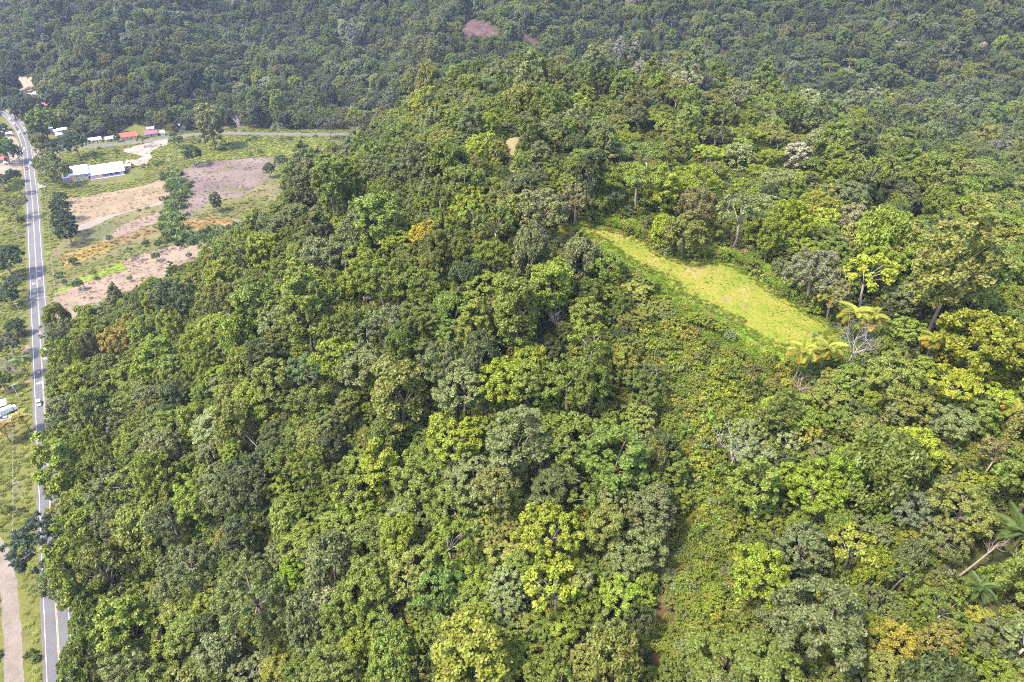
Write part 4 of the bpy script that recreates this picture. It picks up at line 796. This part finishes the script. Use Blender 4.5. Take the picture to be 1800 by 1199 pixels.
# masses: hedge, crops, rough grass of the valley floor
def fill_poly(poly, density):
    poly = np.asarray(poly); x0, y0 = poly.min(0); x1, y1 = poly.max(0); n = int((x1 - x0) * (y1 - y0) * density); x, y = rng.uniform(x0, x1, n), rng.uniform(y0, y1, n); m = inside(poly, x, y); return x[m], y[m]
GP = lambda px: np.array([G(u, v)[:2] for u, v in px])
hl = smooth_line([(297, 306), (306, 322), (318, 340), (312, 355), (301, 372), (304, 395), (300, 408), (318, 418), (350, 419), (385, 414), (430, 406)], 1.0)
n = 620; k = rng.integers(0, len(hl), n); hx, hy = hl[k, 0] + rng.normal(size=n) * 3.0, hl[k, 1] + rng.normal(size=n) * 5.0
s = rng.uniform(.8, 1.7, n)
stuff_scatter('hedgerow', np.column_stack([hx, hy, hgt(hx, hy)]), np.where(rng.random(n) < .25, rng.integers(4, 6, n), rng.integers(0, 4, n)), rng.random(n) * 6.28, np.column_stack([s, s, s]), np.array((.075, .11, .022)) * (1 + rng.normal(size=(n, 1)) * .3), ['shrub', 'banana'], 'thick green hedge of shrubs and bananas between the plots', 'hedge')
CX, CY, CT = [], [], []
for poly, dn, col in ((MAIZE_DRY, .16, (.36, .24, .085)), (DRY1, .12, (.26, .19, .07)), (DRY2, .18, (.36, .27, .08)), (MAIZE_GRN, .11, (.19, .20, .05)), (BLUEGRN, .10, (.10, .15, .05))):
    x, y = fill_poly(GP(poly), dn); CX.append(x); CY.append(y); CT.append(np.array(col) * (1 + rng.normal(size=(len(x), 1)) * .2) * .72)
x, y, tt = np.concatenate(CX), np.concatenate(CY), np.concatenate(CT); n = len(x); s = rng.uniform(.6, 1.1, n)
stuff_scatter('maize_crop', np.column_stack([x, y, hgt(x, y)]), rng.integers(0, 2, n), rng.random(n) * 6.28, np.column_stack([s, s, s]), np.clip(tt, .01, .6), ['maize'], 'standing maize in the valley plots', 'crop')
SX, SY, ST = [], [], []
for poly, dn, col in ((PLOUGH, .10, (.13, .105, .08)), (STRAW, .16, (.24, .18, .10)), (PINK, .13, (.22, .16, .10)), (BROWN2, .15, (.22, .15, .10)), (OLIVE, .22, (.13, .14, .04)), (LIME, .3, (.16, .22, .03)), (MEAD_FAR, .12, (.17, .20, .04)), (OLIVE2, .15, (.13, .13, .05)), (DIRT_L, .04, (.15, .15, .05)), (YARD, .03, (.15, .15, .06))):
    x, y = fill_poly(GP(poly), dn); g_ = fbm(x / 14, y / 14, 3) > -.25; x, y = x[g_], y[g_]; c_ = np.array(col) * (1 + rng.normal(size=(len(x), 1)) * .3); gr = rng.random(len(x)) < .16; c_[gr] = (.09, .12, .025); SX.append(x); SY.append(y); ST.append(c_)
x, y, tt = np.concatenate(SX), np.concatenate(SY), np.concatenate(ST); n = len(x); s = rng.uniform(.5, 1.6, n)
stuff_scatter('stubble', np.column_stack([x, y, hgt(x, y)]), rng.integers(0, 2, n), rng.random(n) * 6.28, np.column_stack([s, s, s * .6]), np.clip(tt, .01, .6), ['grass'], 'stubble and weeds scattered over the valley plots', 'stubble')
crops = [GP(p) for p in (PLOUGH, MAIZE_DRY, MAIZE_GRN, STRAW, PALE, OLIVE2, BROWN2, DRY1, DRY2, LIME, PINK, YARD, DIRT_L, BLUEGRN)]
px_, py_, pz_, pu, pv, pd = scatter_pts(120000, -760, -80, 80, 700, lambda x, y, z, u, v, d: (z < 1.5) & clear(x, y) & (y < np.interp(x, np.sort(SIDE[:, 0]), SIDE[np.argsort(SIDE[:, 0]), 1]) + 14), -420)
m = np.ones(len(px_), bool)
for p in crops: m &= ~inside(p, px_, py_)
hull = GP([(84, 458), (92, 440), (128, 398), (112, 352), (235, 329), (292, 314), (312, 302), (345, 284), (490, 275), (482, 300), (500, 350), (490, 395), (390, 445), (310, 485), (225, 525), (90, 562)]); m &= ~inside(hull, px_, py_) | (rng.random(len(px_)) < .18)
for hx_, hy_, hr_ in HOUSE_CLEAR: m &= np.hypot(px_ - hx_, py_ - hy_) > hr_ * .8
sch = G(175, 312); m &= np.hypot(px_ - sch[0], (py_ - sch[1] - 5) * 1.6) > 34
px_, py_, pz_ = px_[m], py_[m], pz_[m]; nz = fbm(px_ / 22, py_ / 22, 3); n = len(px_)
sh = (nz > .12) & (rng.random(n) < .09)
s = np.where(sh, rng.uniform(.5, 1.25, n), rng.uniform(.45, 1.1, n)); idx = np.where(sh, rng.integers(0, 4, n), rng.integers(4, 6, n))
gt = np.where(sh[:, None], tints(n, [.25, .18, .12, .05, .10, .05, 0, .25, 0, 0, 0]), np.array((.15, .17, .03)) * (1 + rng.normal(size=(n, 1)) * .18) * (1 + .3 * fbm(px_ / 30 + 40, py_ / 30, 2))[:, None])
stuff_scatter('valley_grass', np.column_stack([px_, py_, pz_]), idx, rng.random(n) * 6.28, np.column_stack([s, s, s * np.where(sh, 1, .55)]), np.clip(gt, .01, .5), ['shrub', 'tallgrass'], 'rough grass and low bushes of the valley floor', 'grass')
# ------------------------------------------------------------------ buildings
WIN = simple('dark_window', (.03, .035, .05), .25, spec=.5); DOOR = simple('dark_door', (.10, .06, .045), .6); TRIM = simple('white_trim', (.62, .60, .58), .6)
ROOF_W = simple('white_sheet_roof', (.62, .62, .64), .45, noise=.05, scale=.3); ROOF_R = simple('red_sheet_roof', (.50, .055, .035), .5, noise=.15, scale=.5); ROOF_G = simple('grey_sheet_roof', (.30, .30, .36), .5, noise=.25, scale=.5); ROOF_M = simple('maroon_roof', (.16, .06, .09), .6, noise=.2, scale=.5); ROOF_B = simple('blue_sheet_roof', (.30, .30, .55), .5, noise=.2, scale=.5)
def house(name, label, u, v, w, d, h, rise, rz, wall, roof, kind='gable', wins=3, over=.6, cat='house', group='roadside houses', lower=None):
    """front wall centre stands at the pixel; x runs along the front, y to the back"""
    p = G(u, v); p[2] = float(hgt(p[0], p[1])); t = empty(name, p, rz)
    mb = MB(); x = w / 2
    if kind == 'shed': mb.add([(-x, 0, 0), (x, 0, 0), (x, d, 0), (-x, d, 0), (-x, 0, h), (x, 0, h), (x, d, h + rise), (-x, d, h + rise)], [(3, 2, 1, 0), (0, 1, 5, 4), (1, 2, 6, 5), (2, 3, 7, 6), (3, 0, 4, 7), (4, 5, 6, 7)])
    else: mb.add([(-x, 0, 0), (x, 0, 0), (x, d, 0), (-x, d, 0), (-x, 0, h), (x, 0, h), (x, d, h), (-x, d, h), (-x, d / 2, h + rise), (x, d / 2, h + rise)], [(3, 2, 1, 0), (0, 1, 5, 4), (1, 2, 6, 9, 5), (2, 3, 7, 6), (3, 0, 4, 8, 7), (4, 5, 9, 8), (6, 7, 8, 9)])
    mb.build('wall', wall, t)
    mb = MB(); th = .12; xo = x + over
    def slab(y0, z0, y1, z1):
        mb.add([(-xo, y0, z0), (xo, y0, z0), (xo, y1, z1), (-xo, y1, z1), (-xo, y0, z0 + th), (xo, y0, z0 + th), (xo, y1, z1 + th), (-xo, y1, z1 + th)], [(3, 2, 1, 0), (4, 5, 6, 7), (0, 1, 5, 4), (1, 2, 6, 5), (2, 3, 7, 6), (3, 0, 4, 7)])
        k = max(2, int(2 * xo / 1.0))
        for q in range(k + 1):                    # raised seams of the sheet metal
            xx = -xo + .04 + (2 * xo - .08) * q / k; mb.add([(xx - .03, y0, z0 + th), (xx + .03, y0, z0 + th), (xx + .03, y1, z1 + th), (xx - .03, y1, z1 + th), (xx - .02, y0, z0 + th + .05), (xx + .02, y0, z0 + th + .05), (xx + .02, y1, z1 + th + .05), (xx - .02, y1, z1 + th + .05)], [(4, 5, 6, 7), (0, 1, 5, 4), (1, 2, 6, 5), (2, 3, 7, 6), (3, 0, 4, 7)])
    if kind == 'shed': sl = rise / d; slab(-over, h - over * sl + .03, d + over, h + rise + over * sl + .03)
    else: sl = rise / (d / 2); slab(-over, h - over * sl + .03, d / 2, h + rise + .03); slab(d / 2 + .002, h + rise + .03, d + over, h - over * sl + .03)
    mb.build('roof', roof, t)
    for q in range(wins):
        xx = -x + w * (q + .5) / wins
        if q == wins // 2 and wins > 1: MB().box((xx, -.03, 1.05), (1.0, .10, 2.1)).build('door', DOOR, t)
        else:
            f = MB().box((xx, -.02, h * .55), (min(1.4, w / wins * .6), .08, h * .32)).build('window', TRIM, t); MB().box((xx, -.07, h * .55), (min(1.2, w / wins * .5), .04, h * .26)).build('pane', WIN, f)
    return tag(t, label, cat, group)
YEL = simple('yellow_wall', (.62, .48, .22), .8, noise=.08); BLU = simple('pale_blue_wall', (.30, .48, .62), .8); PUR = simple('lilac_wall', (.36, .26, .48), .8, noise=.1); ORA = simple('peach_wall', (.60, .36, .22), .8)
WHT = simple('white_wall', (.62, .58, .56), .8, noise=.1); CRM = simple('cream_wall', (.55, .42, .32), .8, noise=.1); GRY = simple('block_wall', (.30, .28, .27), .9, noise=.2)
a0, a1 = G(129, 320.5), G(158, 316); rzA = math.atan2(a1[1] - a0[1], a1[0] - a0[0])
def school():
    b0, b1 = G(160, 315), G(219, 306); rz = math.atan2(b1[1] - b0[1], b1[0] - b0[0]); L = np.hypot(*(b1 - b0)[:2])
    t = house('school_wing', 'long white-roofed school wing with lilac and peach front', 189.5, 310.5, L, 11, 3.4, 3.2, rz, PUR, ROOF_W, 'shed', 0, 1.2, 'school', 'school buildings')
    x = -L / 2
    for k, (x0, x1, m) in enumerate([(.3, 2.6, simple('lilac_panel', (.55, .38, .55), .8)), (3.0, 9.0, ORA), (23.0, L - .5, BLU)]): MB().box((x + (x0 + x1) / 2, -.06, 1.5), (x1 - x0, .10, 2.8)).build('wall_panel', m, t)
    for k in range(3): MB().box((x + 11.3 + k * 4.2, -.05, 1.9), (3.4, .12, 1.7)).build('window', WIN, t)
    for k in range(8): MB().tube([(x + 1 + k * (L - 2) / 7, -1.0, 0), (x + 1 + k * (L - 2) / 7, -1.0, 3.1)], [.09, .09], 6).build('post', TRIM, t)
    MB().box((0, -.9, .08), (L + 1, 1.9, .16)).build('walkway', TRIM, t)
    L2 = np.hypot(*(a1 - a0)[:2]); t = house('school_hall', 'white-roofed school hall with yellow, blue and lilac walls', 143.5, 318, L2, 13, 5.6, 2.6, rzA, YEL, ROOF_W, 'shed', 0, .9, 'school', 'school buildings')
    x = -L2 / 2
    MB().box((x + 6.5, -.05, 4.0), (4.6, .08, 2.0)).build('wall_panel', BLU, t); MB().box((x + 11.2, -.05, 4.0), (4.6, .08, 2.0)).build('wall_panel', PUR, t)
    for k in range(3): MB().box((x + 3.6 + k * 3.6, -.12, 3.8), (.8, .10, .8)).build('window', WIN, t); MB().box((x + 4.2 + k * 3.6, -.07, 1.5), (.7, .08, .7)).build('window', WIN, t)
    p = house('school_shed', 'open lilac lean-to at the left end of the school', 121, 318, 6.5, 6, 2.6, .5, rzA, PUR, ROOF_G, 'shed', 1, .4, 'shed', 'school buildings')
    house('school_store', 'small cream store at the right end of the school', 224, 297.5, 6, 5, 2.6, .6, rzA, CRM, simple('cream_roof', (.55, .47, .36), .6), 'gable', 1, .4, 'shed', 'school buildings')
school()
HR = rzA
house('red_roofed_house', 'house with a bright red roof beside the side road', 228, 245, 13, 9, 3.0, 2.4, HR, CRM, ROOF_R, 'gable', 4, .9)
house('grey_roofed_house', 'low grey-roofed house left of the red roof', 196, 248.5, 8.5, 7, 2.5, 1.4, HR + .1, GRY, simple('pale_grey_roof', (.30, .29, .32), .5, noise=.25, scale=.6), 'gable', 3)
house('roadside_shop', 'small grey-roofed shop near the broad dark trees, leftmost of two', 161, 252, 5.5, 5, 2.6, .8, HR, WHT, ROOF_G, 'shed', 2)
house('roadside_shop', 'small grey-roofed shop with white front, right of its twin', 172, 250.5, 6.5, 5, 2.6, .8, HR, WHT, simple('lead_roof', (.34, .34, .40), .5, noise=.2), 'shed', 3)
house('maroon_roofed_house', 'maroon-roofed house beside the side road', 267, 240.5, 10.5, 8, 2.8, 2.2, HR, GRY, ROOF_M, 'gable', 3)
house('hillside_hut', 'small lilac-grey roofed hut behind the maroon roof', 266, 231, 5.5, 5, 2.6, 1.0, HR, GRY, simple('lilac_roof', (.40, .38, .50), .5), 'shed', 1)
house('kiosk', 'tiny pale kiosk right of the maroon roof', 287, 238.5, 3.4, 3, 2.8, .8, HR, WHT, simple('pink_roof', (.40, .30, .36), .5), 'shed', 1)
house('forest_house', 'white-walled house half hidden under trees by the side road', 312, 226, 5, 5, 3.0, 1.2, HR, WHT, ROOF_G, 'gable', 2)
house('dark_shed', 'low dark shed beside the forest house', 320, 230, 5.5, 4, 2.4, .8, HR, GRY, simple('dark_roof', (.10, .09, .11), .6), 'shed', 1)
house('blue_roofed_house', 'house with blue sheet roof in the hamlet by the bend', 94, 236.5, 8, 6, 2.6, 1.0, HR, WHT, ROOF_B, 'gable', 3)
house('hamlet_house', 'house with bright white roof in the hamlet by the bend', 112, 233, 7.5, 4, 2.6, .7, HR + .2, WHT, ROOF_W, 'shed', 3)
house('hamlet_hut', 'small pale hut behind the blue roof', 89, 230, 4, 4, 2.6, 1.2, HR, GRY, simple('pale_lilac_roof', (.55, .52, .60), .5), 'shed', 1)
house('hamlet_hut', 'small white-roofed hut in front of the hamlet', 105, 242, 4.5, 3, 2.6, 1.0, HR, WHT, ROOF_W, 'shed', 1)
house('red_hut', 'small red-roofed hut among the far trees above the bend', 82, 198, 6, 5, 2.8, 2.0, HR, WHT, simple('dull_red_roof', (.42, .10, .10), .6, noise=.2), 'gable', 2)
house('roadside_stall', 'long white bus shelter beside the highway bend', 46, 228, 6, 2.0, 2.6, .4, HR - 1.9, WHT, ROOF_W, 'shed', 2, .3)
house('yard_hut', 'white-roofed hut in the sandy yard', 17, 239.5, 4, 3, 2.4, .5, HR, GRY, ROOF_W, 'shed', 1)
house('yard_hut', 'dark-roofed hut at the left edge of the sandy yard', 1, 240, 4, 3.5, 2.6, .8, HR, GRY, ROOF_G, 'shed', 1)
house('yard_hut', 'red-roofed stall at the left edge below the yard tree', 2, 286, 5, 4, 2.6, .8, HR, GRY, simple('stall_red_roof', (.38, .07, .07), .6), 'shed', 1)
house('forest_roof', 'pale metal roof showing among the trees at far right', 1712, 303, 11, 8, 3.0, 1.2, .2, GRY, simple('zinc_roof', (.62, .62, .64), .4), 'shed', 1, .5, 'house', 'houses in the forest')
house('workshop', 'grey-roofed workshop beside the parked vehicles at left edge', 3, 722, 4.5, 3.5, 2.6, .5, HWY_RZ - 1.57, GRY, ROOF_G, 'shed', 2)

# ------------------------------------------------------------------ vehicles
GLASS = simple('car_glass', (.02, .025, .03), .08, spec=.6); TYRE = simple('tyre', (.015, .015, .015), .8); RIM = simple('rim', (.5, .5, .5), .3, 1.0); LAMP = simple('headlamp', (.8, .8, .75), .15); TAIL = simple('tail_lamp', (.35, .02, .02), .3)
def loft(mb, secs):                                # sections (x, half width bottom, half width top, z0, z1)
    v = []
    for x, wb, wt, z0, z1 in secs: v += [(x, -wb, z0), (x, wb, z0), (x, wb * 1.02, z0 + (z1 - z0) * .55), (x, wt, z1), (x, -wt, z1), (x, -wb * 1.02, z0 + (z1 - z0) * .55)]
    f = [tuple(range(6))[::-1], tuple(6 * (len(secs) - 1) + k for k in range(6))]
    for i in range(len(secs) - 1):
        for k in range(6): f.append((6 * i + k, 6 * i + (k + 1) % 6, 6 * i + 6 + (k + 1) % 6, 6 * i + 6 + k))
    return mb.add(v, f)
def wheels(t, xs, hw, r=.33, wd=.22):
    for x in xs:
        for s in (-1, 1):
            w = MB().tube([(x, s * (hw - wd), r), (x, s * hw, r)], [r, r], 14).build('wheel', TYRE, t); MB().tube([(x, s * (hw - .02), r), (x, s * (hw + .015), r)], [r * .58, r * .55], 10).build('rim', RIM, w)
def car(label, u, v, rz, col, kind='sedan', name=None, group='vehicles on the highway', pos=None):
    p = G(u, v) if pos is None else np.array(pos); t = empty(name or ('pickup_truck' if kind == 'pickup' else 'parked_car' if 'parked' in label else 'car'), (p[0], p[1], .028 if pos is None else p[2]), rz)
    m = simple('paint_' + label.replace(' ', '_')[:30], col, .25, .1, .5)
    L = 2.2 if kind != 'pickup' else 2.65; hw = .88 if kind != 'pickup' else .95; zt = .88 if kind == 'sedan' else 1.0
    loft(MB(), [(-L, hw * .86, hw * .8, .32, zt - .12), (-L * .93, hw, hw * .92, .22, zt), (-L * .4, hw, hw * .93, .2, zt + .02), (L * .35, hw, hw * .93, .2, zt + .02), (L * .8, hw, hw * .9, .22, zt - .12), (L, hw * .82, hw * .74, .32, zt - .25)]).build('body', m, t)
    c0, c1, c2, c3, zr = {'sedan': (-1.55, -1.0, .35, 1.05, 1.42), 'suv': (-2.0, -1.75, .45, 1.05, 1.68), 'pickup': (-.55, -.4, .75, 1.35, 1.72)}[kind]
    loft(MB(), [(c0, hw * .84, hw * .80, zt - .05, zt + .04), (c1, hw * .84, hw * .68, zt - .05, zr - .04), (c2, hw * .84, hw * .68, zt - .05, zr - .04), (c3, hw * .84, hw * .80, zt - .05, zt + .04)]).build('window_band', GLASS, t)
    MB().box(((c1 + c2) / 2, 0, zr - .01), (c2 - c1 + .06, hw * 1.4, .07)).build('roof', m, t)
    for s in (-1, 1):
        for xx in ((c1 + c2) / 2, c1 + .04, c2 - .04): MB().add([(xx - .04, s * hw * .865, zt - .02), (xx + .04, s * hw * .865, zt - .02), (xx + .04, s * hw * .70, zr - .03), (xx - .04, s * hw * .70, zr - .03)], [(0, 1, 2, 3) if s < 0 else (3, 2, 1, 0)]).build('pillar', m, t)
    if kind == 'pickup': MB().box((-L * .60, 0, zt + .03), (L * .62, hw * 1.5, .04)).build('cargo_bed', TYRE, t)
    for s in (-1, 1): MB().box((L - .04, s * hw * .62, zt - .32), (.14, .30, .14)).build('headlight', LAMP, t); MB().box((-L + .04, s * hw * .68, zt - .2), (.12, .22, .18)).build('tail_light', TAIL, t)
    wheels(t, (-L * .62, L * .64), hw, .36 if kind != 'sedan' else .31)
    return tag(t, label, 'car' if kind != 'pickup' else 'pickup', group)
def truck(label, u, v, rz, cab, box, name='truck', group='vehicles on the highway'):
    p = G(u, v); t = empty(name, (p[0], p[1], .028), rz); mc, mbx = simple('cab_' + label[:20].replace(' ', '_'), cab, .3, spec=.5), simple('cargo_' + label[:20].replace(' ', '_'), box, .5)
    loft(MB(), [(1.9, 1.1, 1.05, .5, 2.5), (2.9, 1.12, 1.0, .45, 2.5), (3.5, 1.1, .95, .45, 1.6)]).build('cab', mc, t); MB().box((3.28, 0, 2.0), (.16, 1.8, .6)).build('windscreen', GLASS, t)
    MB().box((-.9, 0, .75), (5.4, 1.0, .25)).build('chassis', TYRE, t); MB().box((-1.0, 0, 1.95), (5.2, 2.35, 2.1)).build('cargo_box', mbx, t)
    wheels(t, (-2.4, 2.6), 1.15, .48, .35); return tag(t, label, 'truck', group)
AWAY, TOWARD = HWY_RZ, HWY_RZ + math.pi
def lane(v, side):                                 # point of the highway at image row v, on the given lane
    uu, vv, _d = project(np.column_stack([HWY, np.zeros(len(HWY))])); k = int(np.argmin(np.abs(vv - v))); k = min(max(k, 1), len(HWY) - 2); d = HWY[k + 1] - HWY[k - 1]; d = d / np.hypot(*d)
    return (HWY[k, 0] - d[1] * side * 1.75, HWY[k, 1] + d[0] * side * 1.75, .028), math.atan2(d[1], d[0])
for v, side, col, kd, lb in [(712, 1, (.72, .73, .76), 'suv', 'silver-white car driving near the palm on the highway'), (262, 1, (.78, .78, .80), 'sedan', 'white car below the highway bend'), (226.5, 1, (.05, .055, .08), 'sedan', 'dark car just behind two white cars in the bend'), (219, 1, (.75, .75, .78), 'suv', 'white van-like car in the middle of the bend'), (209.5, 1, (.72, .72, .75), 'sedan', 'white car furthest up the bend'), (234, 1, (.62, .66, .68), 'suv', 'silver car entering the straight beside a dark car'), (236.5, -1, (.04, .045, .06), 'suv', 'dark car in the lane beside the silver car'), (287, -1, (.75, .75, .77), 'sedan', 'white car in the lane just above the red pickup')]:
    p, a = lane(v, side); car(lb, 0, 0, a + (math.pi if side > 0 else 0), col, kd, pos=p)
p, a = lane(296, 1); car('red pickup on the highway above the school driveway', 0, 0, a + math.pi, (.30, .045, .025), 'pickup', pos=p)
PG = 'parked vehicles'
car('parked white pickup among the vehicles at the left edge', 5, 731, HWY_RZ - 1.2, (.7, .7, .7), 'pickup', 'pickup_truck', PG); car('parked white car at the left edge beside the yellow palm', 12, 737, HWY_RZ - 1.5, (.75, .75, .75), 'sedan', 'parked_car', PG); car('parked dark car nearest the left edge', 3, 738, HWY_RZ - 1.3, (.06, .06, .08), 'suv', 'parked_car', PG)
truck('small white truck parked above the yellow palm', 17.5, 725, HWY_RZ - 1.3, (.7, .7, .7), (.66, .66, .66), 'parked_truck', PG)
truck('red truck parked in the sandy yard', 7, 283, HR + .4, (.35, .04, .05), (.40, .05, .06), 'parked_truck', PG); car('white car parked beside the red truck', 11.5, 287, HR - .4, (.75, .75, .75), 'suv', 'parked_car', PG)
car('white car parked on the forecourt by the side road', 64, 259.5, HR, (.78, .78, .8), 'suv', 'parked_car', PG); car('white car parked at the school driveway', 75, 330, HR, (.75, .75, .75), 'sedan', 'parked_car', PG); car('white car parked under the small tree by the yard', 31, 277.5, HR + 1, (.72, .7, .7), 'sedan', 'parked_car', PG)
truck('pale truck in the quarry clearing', 63, 168.5, .3, (.7, .7, .75), (.62, .62, .70), 'parked_truck', PG)
def excavator(u, v, rz):
    x, y, z = ground_at(u, v); t = empty('excavator', (x, y, z + .05), rz); y_ = simple('digger_yellow', (.55, .27, .02), .45)
    for s in (-1, 1):
        tr = MB().tube([(-1.9, s * 1.15, .45), (1.9, s * 1.15, .45)], [.45, .45], 8).build('track', TYRE, t); MB().box((0, s * 1.15, .45), (3.7, .62, .86)).build('track_frame', TYRE, tr)
    MB().box((-.5, 0, 1.55), (3.2, 2.4, 1.1), 0, .94).build('engine_house', y_, t); MB().box((.75, .65, 2.15), (1.5, 1.0, 1.7), 0, .88).build('cab', GLASS, t)
    MB().tube([(1.0, -.4, 1.6), (3.2, -.4, 4.6), (5.2, -.4, 4.2)], [.34, .30, .22], 4).build('boom', y_, t); MB().tube([(5.2, -.4, 4.3), (6.0, -.4, 1.5)], [.24, .18], 4).build('arm', y_, t); MB().box((5.8, -.4, 1.0), (1.0, 1.1, .9), 0, .7).build('bucket', TYRE, t)
    return tag(t, 'yellow excavator working in the quarry clearing', 'excavator')
excavator(55, 163, 2.3)

# ------------------------------------------------------------------ poles, fence, small things by the road
WOODP = simple('pole_concrete', (.40, .38, .36), .8)
def pole(u, v, h, label, rz=0.0, box=False):
    p = G(u, v); t = empty('utility_pole', (p[0], p[1], float(hgt(p[0], p[1]))), rz)
    MB().tube([(0, 0, -.5), (0, 0, h)], [.17, .11], 8).build('post', WOODP, t); c = MB().box((0, 0, h - .5), (2.4, .14, .16)).build('crossarm', WOODP, t)
    for k in (-1.0, 0, 1.0): MB().tube([(k, 0, h - .42), (k, 0, h - .15)], [.06, .04], 6).build('insulator', TRIM, c)
    if box: MB().tube([(.3, 0, h - 2.4), (.3, 0, h - 1.4)], [.3, .3], 8).build('transformer', RIM, t)
    return tag(t, label, 'utility pole', 'utility poles along the highway')
POLES = [(44, 878, 9.5, 'utility pole with white crossarm on the grass verge'), (37, 706, 10, 'utility pole behind the yellow roadside palm'), (40, 560, 10, 'utility pole beside the compact dark roadside tree'), (34, 420, 10, 'utility pole above the big dark round tree'), (36, 340, 9.5, 'utility pole by the lime-green bush'), (91, 545, 9, 'utility pole at the corner of the fallow field'), (72, 345, 9, 'utility pole at the school driveway')]
for k, (u, v, h, lb) in enumerate(POLES): pole(u, v, h, lb, HWY_RZ + math.pi / 2, k == 1)
def fence(label, line, gap=4.0):
    L = np.asarray(line); t = empty('fence', (L[0, 0], L[0, 1], 0)); o = L[0]; acc_, last = 0, None; me = None; pts = []
    for p in L:
        if last is None or np.hypot(*(p - last)) >= gap:
            if me is None: me = MB().box((0, 0, .6), (.14, .14, 1.4)).mesh('post', WOODP)
            link_mesh('post', me, None, t, (p[0] - o[0], p[1] - o[1], float(hgt(*p)))); last = p; pts.append((p[0] - o[0], p[1] - o[1], float(hgt(*p))))
    for z in (.5, 1.1): MB().tube([(a, b, c + z) for a, b, c in pts], [.012] * len(pts), 3, False).build('wire', RIM, t)
    return tag(t, label, 'fence')
off = np.stack([-np.gradient(HWY[:, 1]), np.gradient(HWY[:, 0])], -1); off /= np.hypot(off[:, 0], off[:, 1])[:, None]
uu, vv, _d = project(np.column_stack([HWY, np.zeros(len(HWY))])); sg = (vv > 335) & (vv < 560); fence('wire fence with pale posts between the highway and the plots', (HWY - off * 9.0)[sg])
sg = (vv > 735) & (vv < 1000); fence('wire fence along the grass verge beside the gravel road', (HWY + off * 12.0)[sg])
def debris(label, px, n, seed):
    x, y = fill_poly(GP(px), .2); g = random.Random(seed); mb = MB()
    for a, b in list(zip(x, y))[:n]:
        s = g.uniform(.3, .9); an = g.random() * 6.28; mb.box((a, b, s * .25), (s * 1.6, s * .8, s * .6), an, .6)
        for _ in range(2): q = g.random() * 6.28; mb.tube([(a, b, .2), (a + math.cos(q) * 1.6, b + math.sin(q) * 1.6, g.uniform(.2, .8))], [.07, .03], 4, False)
    o = mb.build('brush_pile', simple('brush_' + str(seed), (.085, .055, .05), .9, noise=.3)); return tag(o, label, 'brush', kind='stuff')
debris('dark row of cut brush across the fallow field', [(214, 460), (250, 450), (290, 436), (312, 438), (300, 447), (270, 455), (236, 472), (222, 466)], 260, 3)
# ------------------------------------------------------------------ haze of the far slopes
hz = MB().box((0, 560, 118), (1900, 1500, 242)).build('haze', None)
hm = bpy.data.materials.new('haze_air'); hm.use_nodes = True; hn = hm.node_tree.nodes; hn.remove(hn['Principled BSDF'])
pv_ = hn.new('ShaderNodeVolumePrincipled'); pv_.inputs['Color'].default_value = (.60, .68, 1.0, 1); pv_.inputs['Density'].default_value = .000065; pv_.inputs['Anisotropy'].default_value = .2
hm.node_tree.links.new(pv_.outputs[0], hn['Material Output'].inputs['Volume']); hz.data.materials.append(hm); tag(hz, 'thin bluish haze over the far slopes', 'haze', kind='stuff')
